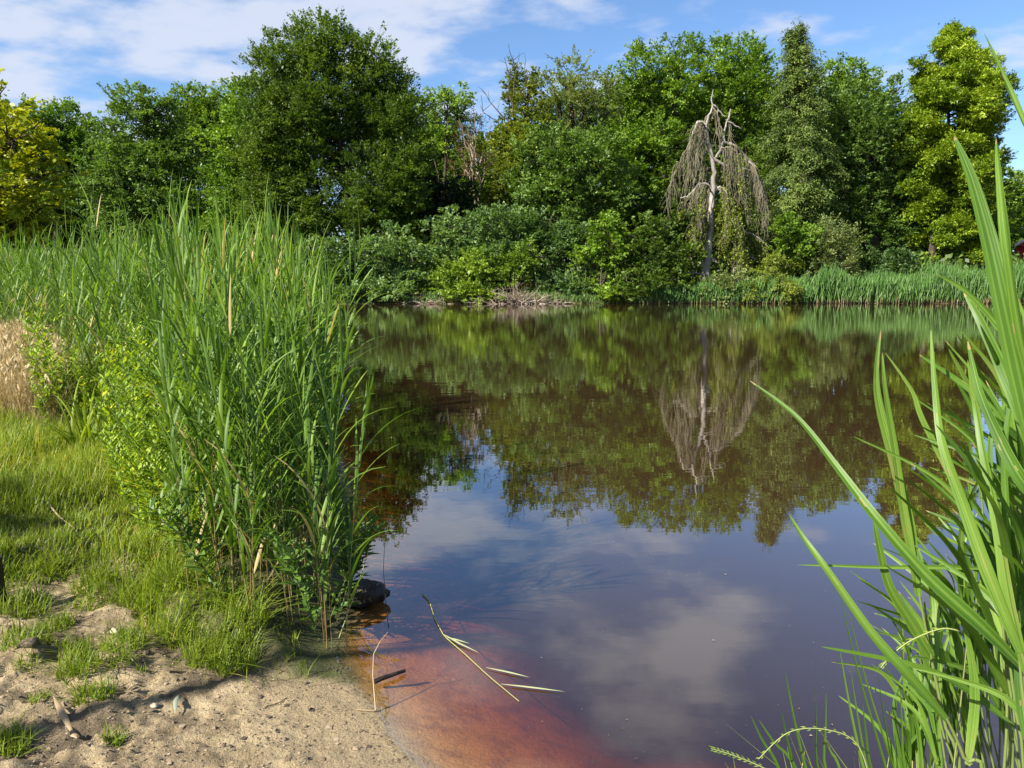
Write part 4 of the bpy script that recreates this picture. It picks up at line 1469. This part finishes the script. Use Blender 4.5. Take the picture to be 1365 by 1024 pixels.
for i_, (px_, py_, sp_, h_, n_, lb_) in enumerate(TUFTS):
    g0 = G(px_, py_, .14)
    g1 = G(px_, py_, gz(g0[0], g0[1]))
    tuft('grass_tuft', lb_, (g1[0], g1[1], gz(g1[0], g1[1])), M_GRASS, int(n_ * 1.7), h_, sp_, .75, .005, 300 + i_, tm=.38)
# long overhanging grass at the turf lip and the foot of the reeds
LONG = [(120, 775, 'fringe of yellow green grass on the turf step at the left'), (180, 782, 'long grass drooping over the corner of the turf step'), (232, 818, 'long grass tuft spilling over the soil left of the reeds'),
        (270, 840, 'bright long grass clump spilling over the lip'), (305, 848, 'long grass clump at the left foot of the reeds'),
        (205, 790, 'pale long grass clump behind the drooping corner'), (250, 780, 'tall fine grass clump before the leafy herbs'), (300, 800, 'tall grass clump between herbs and reeds'),
        (60, 768, 'low bright grass clump on the turf edge'), (325, 822, 'arching grass clump among the front reed stems')]
for i_, (px_, py_, lb_) in enumerate(LONG):
    g0 = G(px_, py_, .2)
    tuft('long_grass_clump', lb_, (g0[0], g0[1] + .03, gz(g0[0], g0[1] + .03)), M_GRASS, 200, (.12, .14, .15, .16, .16, .19, .20, .19, .12, .19)[i_], .10, .85, .0055, 400 + i_, 'long grass along the turf lip', tm=.42, cat='grass clump')


def herb_mesh(seed, h, leafl, mat, mats, n_side=5):
    rng = np.random.default_rng(seed)
    st, fo = MB(), MB()
    stems = [(np.zeros(3), np.array([rng.normal() * .06, rng.normal() * .06, h]))]
    for j in range(n_side):
        f = rng.uniform(.25, .75)
        a = rng.uniform(0, 6.28)
        b = stems[0][1] * f
        stems.append((b, b + np.array([math.cos(a) * .18 * h, math.sin(a) * .18 * h, rng.uniform(.2, .4) * h])))
    for a, b in stems:
        pts = wiggle(np.linspace(a, b, 5), .006, rng)
        st.tube(pts, np.linspace(.004, .002, 5), 4, tint=.8)
        L_ = np.linalg.norm(b - a)
        k = int(L_ / .035) + 3
        for q in range(k):
            u = (q + .5) / k
            c = a + (b - a) * u
            az = q * 1.57 + rng.normal() * .3
            for s in (0, np.pi):
                dr = np.array([math.cos(az + s), math.sin(az + s), .55 + .6 * u + rng.normal() * .2])
                ln = leafl * rng.uniform(.6, 1.15) * (1.1 - .5 * u)
                dr = unit(dr)
                p0 = c + dr * ln * .5
                fo.leaves(p0[None], dr[None], np.array([[0, 0, 1.]]) + rng.normal(size=(1, 3)) * .3, ln, ln * .27, [np.clip(rng.normal(.5, .25), 0, 1)])
    return st.mesh('herb_stem', M_STEM), fo.mesh('herb_foliage', mat)


def herbs():
    rng = np.random.default_rng(81)
    protos = []
    for i in range(5):
        sm, fm = herb_mesh(810 + i, [.85, 1.0, .7, 1.1, .6][i], .10, M_HERB, None)
        t = thing('leafy_herb', 'yellow green leafy herb', 'herb', (0, 0, -50), 'leafy herbs before the left reeds')
        for nm, me in (('stem', sm), ('foliage', fm)):
            o = bpy.data.objects.new(nm, me); COL.objects.link(o); o.parent = t
        protos.append(t)
    n, used = 0, set()
    spots = []
    while len(spots) < 190:
        bx, by = rng.uniform(58, 285), rng.uniform(545, 770)
        if by > 628 + (bx - 60) * .62 or by < 560 + max(0, bx - 215) * 1.6 or (bx < 165 and by > 592):
            continue
        g = G(bx, by, .25)
        spots.append((g[0], g[1]))
    for x, Y in spots:
        k = int(rng.integers(5))
        px = 682.5 + FOC * x / Y
        lb = 'bright leafy herb in front of the left reeds' if Y < 5 else 'leafy herb further back between dry grass and the reeds'
        gr = 'leafy herbs before the left reeds' if Y < 5 else 'leafy herbs by the dry grass'
        sc = rng.uniform(.65, 1.1) * np.interp(Y, [3.3, 4.2, 6], [.55, .85, 1.0])
        loc = (x, Y, gz(x, Y) - .01)
        if k not in used:
            used.add(k)
            o = protos[k]; o.location = loc; o.scale = (sc,) * 3; o.rotation_euler = (0, 0, rng.uniform(0, 6)); o['label'] = lb; o['group'] = gr
        else:
            copy_tree(protos[k], loc, rng.uniform(0, 6), sc, (rng.normal() * .08, rng.normal() * .08), lb, gr)
    # dark leafy herbs at the water edge of the reeds
    sm, fm = herb_mesh(850, .55, .10, M_DKHERB, None)
    p0 = None
    for i, (px, py, z) in enumerate([(455, 800, .05), (440, 815, .05), (462, 790, .05), (300, 800, .2), (420, 830, .05)]):
        g = G(px, py, z)
        lb = ['dark leafy herb leaning over the black log', 'dark leafy herb left of the black log', 'dark leafy herb behind the black log', 'leafy herb among grass left of the front reeds', 'leafy herb between the front reed stems'][i]
        if p0 is None:
            p0 = thing('water_herb', lb, 'herb', (g[0], g[1], gz(g[0], g[1])), 'herbs at the foot of the reeds')
            for nm, me in (('stem', sm), ('foliage', fm)):
                o = bpy.data.objects.new(nm, me); COL.objects.link(o); o.parent = p0
            p0.rotation_euler = (.05, .2, 0)
        else:
            copy_tree(p0, (g[0], g[1], gz(g[0], g[1])), i * 1.3, rng.uniform(.8, 1.1), (.05, .2), lb)


herbs()


def sedge_clump():
    rng = np.random.default_rng(91)
    g = G(118, 622, .25)
    base = (g[0], g[1], gz(g[0], g[1]))
    t = thing('sedge_clump', 'clump of broad strap leaves with bent pale tips on the left bank', 'sedge', base)
    mb = MB()
    for k in range(42):
        az = rng.uniform(0, 6.28)
        pts, w, side = blade(rng, np.array(base) + (rng.normal() * .06, rng.normal() * .06, 0), az, rng.uniform(.45, .75), .028, rng.uniform(.05, .45), rng.uniform(.2, 1.9), 9, rng.normal() * .3)
        mb.ribbon(pts, w, side, .2, tint=np.clip(rng.normal(.5, .2), 0, 1))
    mb.build('leaves', M_GRASS, t)


sedge_clump()


# ------------------------------------------------------------------ small things on the sand and in the water
def lump(name, label, cat, loc, size, mat, seed, rz=0, group=None, rough=.35, dome=None):
    rng = np.random.default_rng(seed)
    nu, nv = 22, 14
    th = np.linspace(0, 2 * np.pi, nu, endpoint=False); ph = np.linspace(.02, np.pi - .02, nv)
    T, F = np.meshgrid(th, ph)
    o = np.stack([np.cos(T) * np.sin(F), np.sin(T) * np.sin(F), np.cos(F)], -1).reshape(-1, 3)
    r = 1 + (fbm(o * 1.6 + seed, 4, seed) - .5) * 2 * rough
    v = np.sign(o) * np.abs(o) ** .8 * r[:, None] * np.asarray(size) * .5
    c, s = math.cos(rz), math.sin(rz)
    v = v @ np.array([[c, s, 0], [-s, c, 0], [0, 0, 1]])
    mb = MB()
    i = np.arange(nv - 1)[:, None] * nu; j = np.arange(nu)[None, :]
    q = np.stack([i + j, i + nu + j, i + nu + (j + 1) % nu, i + (j + 1) % nu], -1).reshape(-1, 4)
    mb.add(v + np.asarray(loc), q)
    ob = mb.build(name, mat, origin=tuple(float(w) for w in loc), smooth_shade=True)
    return tag(ob, label, cat, group)


def small_things():
    g = G(482, 806)
    lump('black_log', 'black wet log end jutting from the reeds into the water', 'log', (g[0] - .02, g[1] + .02, .045), (.28, .17, .13), M_WETWOOD, 5, rz=.1, rough=.45)
    g = G(230, 690, .3)
    lump('pale_stone', 'pale pointed stone half hidden in the grass', 'stone', (g[0], g[1], gz(g[0], g[1]) + .06), (.12, .09, .16), M_STONE, 8, rough=.4)
    g = G(-4, 790, .25)
    t = thing('wooden_post', 'dark weathered post cut by the left edge', 'post', (g[0], g[1], gz(g[0], g[1]) - .03))
    mb = MB()
    b = np.array(t.location)
    mb.tube([b, b + (0, 0, .12), b + (.005, 0, .27)], [.038, .034, .031], 8)
    mb.build('trunk', M_WETWOOD, t, smooth_shade=True)
    # soil clods
    for i, (px, py, s, lb) in enumerate([(42, 878, .07, 'brown soil clod with a thin yellow tuft on it'), (246, 866, .035, 'dark round stone under the turf lip'), (195, 865, .03, 'reddish pebble by the dense tuft'), (155, 845, .045, 'flat pale clod below the turf step'), (75, 905, .04, 'grey clod left of the grass tufts'), (205, 932, .03, 'small pale pebble in the middle of the soil'), (345, 905, .022, 'black speck of wet wood on the sand'), (305, 977, .02, 'dark pebble near the bottom of the sand')]):
        g = G(px, py, .12); z = gz(g[0], g[1])
        lump('soil_clod', lb, 'clod', (g[0], g[1], z + s * .12), (s, s * .8, s * .55), M_CLOD if i not in (3, 5) else M_STONE, 50 + i, group='clods and pebbles on the bare soil')
    # grit, nobody could count it
    rng = np.random.default_rng(95)
    mb = MB()
    n = 6000
    px = rng.uniform(-60, 520, n); py = rng.uniform(790, 1040, n)
    pts = np.array([G(a, b, .1) for a, b in zip(px, py)])
    s = sdist(pts[:, 0], pts[:, 1], SAND); d = sdist(pts[:, 0], pts[:, 1], POND)
    k = (s < -.02) & (d > .06)
    pts = pts[k]
    n = len(pts)
    z = ground_z(pts[:, 0], pts[:, 1])
    sz = rng.uniform(.0015, .0048, n) * (1 + 1.6 * (rng.random(n) < .07))
    ax = unit(rng.normal(size=(n, 3))); 
    oc = np.array([[1, 0, 0], [0, 1, 0], [-1, 0, 0], [0, -1, 0], [0, 0, .7], [0, 0, -.5]])
    jit = rng.uniform(.6, 1.3, (n, 6, 1))
    ca, sa = np.cos(rng.uniform(0, 6, n)), np.sin(rng.uniform(0, 6, n))
    V = oc[None] * jit * sz[:, None, None]
    V = np.stack([V[..., 0] * ca[:, None] - V[..., 1] * sa[:, None], V[..., 0] * sa[:, None] + V[..., 1] * ca[:, None], V[..., 2]], -1)
    V = V + np.stack([pts[:, 0], pts[:, 1], z + sz * .25], -1)[:, None, :]
    fq = np.array([[0, 1, 4, 4], [1, 2, 4, 4], [2, 3, 4, 4], [3, 0, 4, 4]])
    # pebble tops as two quads meeting at a ridge
    fq = np.array([[0, 1, 4, 3], [1, 2, 3, 4]])
    F = (np.arange(n)[:, None, None] * 6 + fq[None]).reshape(-1, 4)
    mb.add(V.reshape(-1, 3), F, np.repeat(rng.random(n), 2))
    tag(mb.build('grit', M_GRIT), 'scattered grit and crumbs of soil on the sand', 'grit', kind='stuff')

    def twig(name, label, pix, r0, r1, mat, cat='twig', z=None, leaves=(), group=None):
        pts = []
        for q in pix:
            zz = q[2] if len(q) > 2 else .012
            g = G(q[0], q[1], zz)
            if z is None and len(q) <= 2:
                gzv = max(gz(g[0], g[1]), 0)
                g = G(q[0], q[1], gzv + .006)
            pts.append(g)
        pts = np.array(pts)
        u = np.linspace(0, len(pts) - 1, len(pts) * 4)
        q = np.stack([np.interp(u, np.arange(len(pts)), pts[:, i]) for i in range(3)], -1)
        t = thing(name, label, cat, pts[0], group)
        mb = MB(); mb.tube(q, np.linspace(r0, r1, len(q)), 6, .3)
        mb.build('stem', mat, t, smooth_shade=True)
        for lf in leaves:
            lp = np.array([G(a[0], a[1], a[2] if len(a) > 2 else .006) for a in lf])
            n = 9
            uu = np.linspace(0, len(lp) - 1, n)
            lq = np.stack([np.interp(uu, np.arange(len(lp)), lp[:, i]) for i in range(3)], -1)
            dd = unit(lq[-1] - lq[0])
            sd = unit(np.cross(dd, (0, 0, 1)))
            m2 = MB(); m2.ribbon(lq, .011 * np.sin(np.linspace(.25, np.pi - .02, n)), sd, .12, .5)
            m2.build('leaf', M_FLOAT, t)
        return t
    twig('floating_reed', 'broken reed stalk floating on the water with pale leaves', [(563, 792), (572, 800), (580, 826), (592, 848), (620, 872), (650, 900), (692, 935)], .003, .0015, M_STEMY, 'floating reed',
         leaves=[[(590, 845), (612, 858), (638, 870)], [(648, 890), (680, 897), (706, 903)], [(668, 912), (710, 917), (753, 922)], [(596, 850), (608, 853), (626, 858)]])
    twig('floating_stick', 'short dark brown stick floating near the beach', [(499, 909, .012), (510, 904, .018), (525, 899, .018), (540, 894, .012)], .011, .007, M_WETWOOD, 'stick')
    twig('dead_stalk', 'thin bare stalk standing in the shallows by the stick', [(501, 950, .0), (499, 925, .05), (497, 900, .10), (498, 872, .15), (507, 855, .19), (517, 843, .2)], .003, .0015, M_DRYST, 'stalk')
    twig('dead_stalk', 'thin dry stalk lying across the shallows', [(475, 946), (500, 948), (502, 946)], .003, .002, M_DRYST, 'stalk')
    twig('thin_rush', 'dark thread of rush hanging over the water beside the log', [(518, 838, .06), (514, 800, .14), (511, 760, .3), (513, 720, .45), (516, 700, .5)], .002, .0012, M_WETWOOD, 'rush')
    twig('thin_rush', 'pale bent rush leaning out above the log', [(452, 850, .02), (470, 800, .16), (485, 755, .3), (497, 715, .42)], .0025, .0012, M_STEMY, 'rush')
    twig('soil_stick', 'short stick lying on the damp soil', [(226, 896), (258, 898), (288, 902)], .006, .004, M_WETWOOD, 'stick')
    twig('soil_twig', 'dry straw lying on the soil under the dense tuft', [(165, 868), (178, 881)], .003, .002, M_DRYST, 'straw')
    twig('soil_twig', 'curved dry straw lying on the damp sand', [(355, 942), (370, 938), (383, 930)], .002, .0015, M_WETWOOD, 'straw')
    twig('grass_straw', 'long pale straw lying on the grass of the bank', [(62, 668, .33), (78, 688, .33), (100, 705, .32)], .006, .003, M_DRYST, 'straw')
    # fallen leaves
    for nm, lb, pix, w, mat in (('dry_leaf', 'long dry tan leaf lying folded on the soil', [(72, 937), (84, 960), (100, 988)], .022, M_STRAW), ('green_leaf', 'grey green reed leaf lying on the soil', [(237, 918), (234, 930), (233, 944)], .018, M_GREYLEAF), ('curled_leaf', 'small curled brown leaf beside the dry folded leaf', [(88, 988), (96, 985), (103, 989)], .02, M_STRAW)):
        lp = []
        for a in pix:
            g = G(a[0], a[1], .12); lp.append([g[0], g[1], gz(g[0], g[1]) + .014])
        lp = np.array(lp); n = 9
        uu = np.linspace(0, 2, n)
        lq = np.stack([np.interp(uu, np.arange(3), lp[:, i]) for i in range(3)], -1)
        lq[:, 2] += np.sin(np.linspace(0, np.pi, n)) * .015
        m2 = MB(); m2.ribbon(lq, w * np.sin(np.linspace(.15, np.pi - .05, n)), (1, .3, 0), .3, .6)
        tag(m2.build(nm, mat, origin=tuple(lp[0])), lb, 'leaf')


M_GRIT = foliage_mat('grit', [(0, (.07, .055, .04)), (.6, (.24, .18, .115)), (1, (.36, .29, .20))], transl=0, rough=.9, spec=.2)
M_FLOAT = foliage_mat('floating leaf', [(0, (.22, .26, .10)), (.5, (.34, .36, .17)), (1, (.40, .42, .25))], transl=.1)
M_STEMY = foliage_mat('yellow stalk', [(0, (.28, .27, .09)), (.5, (.28, .30, .10)), (1, (.22, .28, .09))], transl=0)
M_DRYST = foliage_mat('dry stalk', [(0, (.28, .20, .11)), (.5, (.34, .26, .15)), (1, (.40, .32, .2))], transl=0)
M_GREYLEAF = foliage_mat('grey green leaf', [(0, (.13, .17, .12)), (.5, (.20, .24, .18)), (1, (.28, .32, .25))], transl=.1)
small_things()


# ------------------------------------------------------------------ the near reeds at the right
def spline(pts, n):
    pts = np.asarray(pts, float)
    k = len(pts)
    t = np.linspace(0, k - 1, n)
    out = np.empty((n, 3))
    for a, u in enumerate(t):
        i = min(int(u), k - 2); f = u - i
        p0, p1, p2, p3 = pts[max(i - 1, 0)], pts[i], pts[i + 1], pts[min(i + 2, k - 1)]
        out[a] = .5 * ((2 * p1) + (-p0 + p2) * f + (2 * p0 - 5 * p1 + 4 * p2 - p3) * f ** 2 + (-p0 + 3 * p1 - 3 * p2 + p3) * f ** 3)
    return out


def near_reeds():
    rng = np.random.default_rng(2024)

    def hero(label, stem_px, leaves, r=.0035, tm=.55):
        """stem_px: pixel+depth points from base up; leaves: (pixel+depth points root to tip, width m)"""
        sp = np.array([PD(*q) for q in stem_px])
        foot = sp[0].copy()
        g = gz(foot[0], foot[1])
        foot[2] = max(g, -.1)
        t = thing('near_reed', label, 'reed', foot, 'near reeds at the right edge')
        st = MB()
        allp = spline(np.concatenate([[foot - (0, 0, .02)], sp]), 16)
        for i in range(15):
            st.tube(allp[i:i + 2], [r * (1 - .03 * i), r * (1 - .03 * (i + 1))], 6, .75)
        st.build('stem', M_STEM, t, smooth_shade=True)
        for pts, w in leaves:
            lp = spline([PD(*q) for q in pts], 34)
            u = np.linspace(0, 1, 34)
            wd = w * np.minimum(.45 + u * 2.6, 1) * np.clip(1 - u, .004, 1) ** .6
            d = unit(lp[-1] - lp[0])
            cv = unit(np.array([0, 0, CH]) - lp.mean(0))
            sd = unit(np.cross(d, cv) + rng.normal(size=3) * .35)
            lf = MB(); lf.broad(lp, wd, sd, rng.uniform(.1, .25), np.clip(rng.normal(tm, .16), 0, 1), rng)
            lf.build('leaf', M_REEDNEAR, t, smooth_shade=True)
        return t
    hero('near reed with the longest leaf arching far over the water', [(1400, 1080, .95), (1385, 960, .93), (1370, 900, .9)],
         [([(1362, 890, .9), (1308, 836, .9), (1237, 771, .92), (1170, 694, .95), (1119, 628, 1.0), (1062, 556, 1.05), (1000, 508, 1.1)], .020),
          ([(1385, 980, .9), (1340, 930, .92), (1275, 905, .95), (1215, 890, .98)], .012)])
    hero('near reed with two upright narrow leaves over the middle water', [(1280, 1090, 1.15), (1258, 960, 1.15), (1240, 870, 1.15), (1225, 790, 1.15)],
         [([(1224, 795, 1.15), (1212, 705, 1.15), (1192, 618, 1.15), (1172, 541, 1.15), (1168, 495, 1.15), (1174, 440, 1.15)], .021),
          ([(1222, 770, 1.15), (1206, 690, 1.14), (1193, 600, 1.13), (1180, 520, 1.12), (1176, 470, 1.12)], .016),
          ([(1245, 880, 1.15), (1215, 830, 1.14), (1185, 780, 1.13), (1170, 720, 1.12), (1165, 690, 1.12)], .020)])
    hero('near reed whose straight leaf slants up to the left over the blue reflection', [(1310, 1100, 1.0), (1285, 1010, 1.0), (1262, 958, 1.0)],
         [([(1262, 960, 1.0), (1215, 905, 1.0), (1160, 842, 1.02), (1103, 761, 1.05), (1070, 715, 1.08), (1052, 686, 1.1)], .018),
          ([(1290, 1020, 1.0), (1300, 930, 1.0), (1290, 850, 1.0), (1270, 790, 1.0)], .016)])
    hero('near reed with a level leaf pointing left across the water', [(1345, 1100, 1.1), (1340, 900, 1.1), (1320, 758, 1.1)],
         [([(1318, 758, 1.1), (1260, 756, 1.1), (1175, 756, 1.12), (1110, 754, 1.14), (1063, 753, 1.15)], .0085),
          ([(1330, 800, 1.1), (1305, 720, 1.1), (1275, 650, 1.1), (1230, 560, 1.1), (1215, 520, 1.1), (1180, 470, 1.1)], .014)])
    hero('near reed with a long leaf crossing the conifer reflection', [(1395, 1100, .85), (1380, 950, .85), (1362, 870, .85)],
         [([(1360, 870, .85), (1318, 766, .86), (1283, 669, .88), (1256, 590, .9), (1246, 510, .93), (1241, 440, .95)], .018),
          ([(1370, 900, .85), (1345, 800, .85), (1330, 700, .86), (1312, 610, .88), (1300, 540, .9), (1290, 480, .9)], .017)])
    hero('tallest near reed with two broad blades against the golden cypress', [(1440, 1100, .62), (1400, 800, .62), (1372, 560, .62)],
         [([(1384, 620, .62), (1360, 500, .62), (1338, 400, .62), (1317, 310, .63), (1295, 235, .64), (1272, 182, .65)], .021),
          ([(1388, 560, .6), (1362, 440, .6), (1346, 340, .6), (1337, 270, .61), (1328, 185, .62)], .021),
          ([(1390, 520, .6), (1362, 470, .62), (1330, 432, .64), (1290, 390, .66), (1250, 366, .68)], .012)])
    hero('near reed with a thin dark blade high against the blue sky', [(1470, 1100, .55), (1440, 600, .55), (1410, 300, .55)],
         [([(1412, 300, .55), (1385, 210, .55), (1362, 160, .56), (1340, 108, .57), (1312, 45, .58)], .009)])
    hero('near reed with bright blade beside the far reed bed', [(1440, 1100, .8), (1420, 800, .8), (1395, 640, .8)],
         [([(1395, 650, .8), (1365, 560, .8), (1335, 490, .82), (1305, 425, .84), (1285, 390, .86)], .020),
          ([(1400, 680, .8), (1362, 640, .8), (1330, 580, .82), (1305, 520, .84), (1290, 455, .86)], .018),
          ([(1400, 700, .8), (1380, 620, .8), (1364, 520, .8), (1358, 440, .8), (1352, 380, .8)], .018)])
    words = ['close behind the longest leaf', 'low in the bottom right corner', 'at the right edge above the corner', 'in the thick of the right clump', 'right of the upright narrow leaves',
             'among the bottom right stems', 'below the level leaf', 'by the right edge at mid height', 'behind the tallest near reed', 'beside the arching rye spike', 'deepest in the right clump', 'leaning in from the right edge']
    kinds = ['green reed', 'narrow leaved reed', 'half hidden reed', 'short reed', 'bent reed']
    for k in range(60):
        bx = rng.uniform(1195, 1420); dpt = rng.uniform(.85, 1.6)
        if bx < 1320:
            dpt = rng.uniform(1.2, 1.75)
        topy = np.interp(bx, [1195, 1280, 1350, 1440], [940, 800, 660, 540]) + rng.normal() * 60
        stem = [(bx + rng.uniform(10, 60), 1110, dpt), (bx + 20, (1110 + topy) / 2, dpt), (bx, topy, dpt)]
        lv = []
        for j in range(5):
            ry = topy + (1110 - topy) * rng.uniform(0, .7)
            rx = bx + 20 * (ry - topy) / 200
            ln = rng.uniform(150, 300) / dpt
            a = rng.normal(-.2, .34)
            tip = (rx + math.sin(a) * ln, ry - math.cos(a) * ln * .95)
            mid = ((rx * .55 + tip[0] * .45) + 12 * np.sign(-a), ry * .5 + tip[1] * .5 - 18)
            dz = rng.normal() * .12
            lv.append(([(rx, ry, dpt), (*mid, dpt + dz * .4), (*tip, max(.6, dpt + dz))], rng.uniform(.008, .017)))
        hero(kinds[k // 12] + ' ' + words[k % 12], stem, lv, r=.0026, tm=rng.uniform(.2, .72))
    # fine grass blades in the bottom right
    tips = [(1047, 897, 1073), (1042, 950, 1058), (1086, 915, 1089), (1101, 925, 1099), (1001, 955, 1037), (1134, 894, 1155), (1120, 870, 1150), (1012, 960, 1060), (1150, 940, 1160), (1170, 900, 1190), (1200, 920, 1205), (1132, 820, 1190), (1120, 795, 1180), (1100, 985, 1118)]
    for i, (tx, ty, bx) in enumerate(tips):
        dpt = 1.35
        root = PD(bx + 25, 1130, dpt); foot = root.copy(); foot[2] = max(gz(root[0], root[1]), -.1)
        t = thing('grass_stalk', 'single fine grass blade rising at the bottom of the picture', 'grass blade', foot, 'fine grass blades at the bottom right')
        lp = spline([foot, root, PD(bx, 1024, dpt), PD((tx * .6 + bx * .4), (ty * .55 + 1024 * .45), dpt), PD(tx, ty, dpt)], 14)
        mb = MB(); u = np.linspace(0, 1, 14)
        mb.ribbon(lp, .009 * np.clip(1.02 - u, .02, 1) ** .6, unit(np.array([1, .3, 0]) + rng.normal(size=3) * .2), .2, np.clip(rng.normal(.5, .2), 0, 1))
        mb.build('blade', M_REEDNEAR, t)
    # rye spikes
    for lb, pts in (('rye grass spike arching over at the bottom edge', [(1165, 1060, 1.3), (1144, 994, 1.3), (1103, 973, 1.3), (1052, 976, 1.3), (1011, 1012, 1.3)]),
                    ('rye grass spike lying almost flat in the bottom edge', [(1050, 1040, 1.3), (1010, 1020, 1.3), (975, 1006, 1.3), (948, 998, 1.3)]),
                    ('short rye grass spike in the middle of the right clump', [(1290, 845, 1.1), (1257, 838, 1.1), (1216, 853, 1.1), (1190, 872, 1.1), (1174, 890, 1.1)])):
        lp = spline([PD(*q) for q in pts], 30)
        foot = lp[0].copy(); foot[2] = max(gz(foot[0], foot[1]), -.1)
        t = thing('rye_spike', lb, 'grass spike', foot)
        mb = MB(); mb.tube(np.concatenate([[foot + (0, 0, 0)], lp]), np.linspace(.0016, .0008, 31), 4, .8); mb.build('stem', M_STEMY, t)
        sp = MB()
        d = unit(np.gradient(lp, axis=0))[8:]
        c = lp[8:]
        sgn = np.where(np.arange(len(c)) % 2, 1, -1)[:, None]
        sd = unit(np.cross(d, (0.2, -1, .3)))
        sp.leaves(c + sd * sgn * .003, d + sd * sgn * .28 + rng.normal(size=d.shape) * .12, np.tile([0, -1., .4], (len(c), 1)), .010 * rng.uniform(.6, 1.2, len(c)), .0024, rng.random(len(c)))
        sp.build('spikelets', M_LIME, t)


near_reeds()


def right_ground_cover():
    rng = np.random.default_rng(99)
    mb = MB()
    n = 9000
    X = rng.uniform(.55, 3.2, n); Y = rng.uniform(.6, 1.9, n)
    d = sdist(X, Y, POND)
    k = d > -.05
    X, Y = X[k], Y[k]
    grass_blades(mb, rng, X, Y, rng.uniform(.2, .55, len(X)) * np.interp(X, [.55, 1.0], [.5, 1]), .4, .008, None, 4)
    tag(mb.build('bank_grass', M_GRASS), 'grass under the near reeds at the right', 'grass', kind='stuff')


right_ground_cover()


def shade_tree():
    """unseen tree added at the left to throw broken shade on the bank"""
    rng = np.random.default_rng(111)
    sd = np.array(SUN_DIR)
    base = np.array([-6.4, -1.2, gz(-6.4, -1.2) - .05])
    t = thing('added_shade_tree', 'thin leafed tree added out of view beside the sandy shore to dapple the grass with shade', 'tree', base)
    mb, tm = MB(), MB()
    trunk = wiggle(curve3(base, base + (.2, .3, 2.5), base + (.9, .9, 5.4), 9), .05, rng)
    tm.tube(trunk, np.linspace(.11, .03, 9), 8)
    for (px, py, k, r) in ((20, 715, 7.2, .3), (-60, 750, 7.4, .36), (-200, 700, 7.4, .4)):  # added leaf clumps, set sunward of the grass they shade
        c = G(px, py, .14) + sd * k
        blob_crown(mb, rng, c, np.array([r, r, r * .8]), leaf=.075, spray=.2, cover=.5, n_leaf=12, core=.1, bough=.2, seed=int(px))
        j = int(np.clip((c[2] - base[2]) / 5.4 * 8 - 2, 1, 7))
        tm.tube(wiggle(curve3(trunk[j], (trunk[j] + c) / 2 + (0, 0, .3), c, 7), .03, rng), np.linspace(.03, .006, 7), 6)
    mb.build('crown', M_OAK, t)
    tm.build('trunk', M_BARK, t, smooth_shade=True)


shade_tree()


def floating_specks():
    rng = np.random.default_rng(121)
    mb = MB()
    n = 420
    px = rng.uniform(440, 1250, n); py = 560 + rng.random(n) ** .8 * 460
    p = np.array([G(a, b, .003) for a, b in zip(px, py)])
    k = sdist(p[:, 0], p[:, 1], POND) < -.06
    p = p[k]
    m = len(p)
    a = rng.uniform(0, 6.28, m)
    ln = rng.uniform(.002, .006, m) * (1 + 1.5 * (rng.random(m) < .06))
    mb.leaves(p, np.stack([np.cos(a), np.sin(a), a * 0], -1), np.tile([0, 0, 1.], (m, 1)), ln, ln * rng.uniform(.25, .9, m), rng.random(m))
    # a drift of dark bits and broken straw along the water line
    e = np.concatenate([np.array([[q[0], q[1]] for q in near_shore])])
    u = rng.uniform(1.0, len(e) - 1.01, 300)
    i = u.astype(int); f = (u - i)[:, None]
    q = e[i] * (1 - f) + e[i + 1] * f + rng.normal(size=(300, 2)) * (.035, .03) + (-.03, 0)
    z = np.maximum(ground_z(q[:, 0], q[:, 1]), 0) + .004
    a = rng.uniform(0, 6.28, 300)
    ln = rng.uniform(.004, .03, 300)
    mb.leaves(np.stack([q[:, 0], q[:, 1], z], -1), np.stack([np.cos(a), np.sin(a), a * 0], -1), np.tile([0, 0, 1.], (300, 1)), ln, np.minimum(ln * .4, .004), rng.random(300) ** 2 * .6)
    tag(mb.build('floating_litter', M_GRIT), 'tiny bits of straw and dust floating on the near water', 'litter', kind='stuff')


floating_specks()
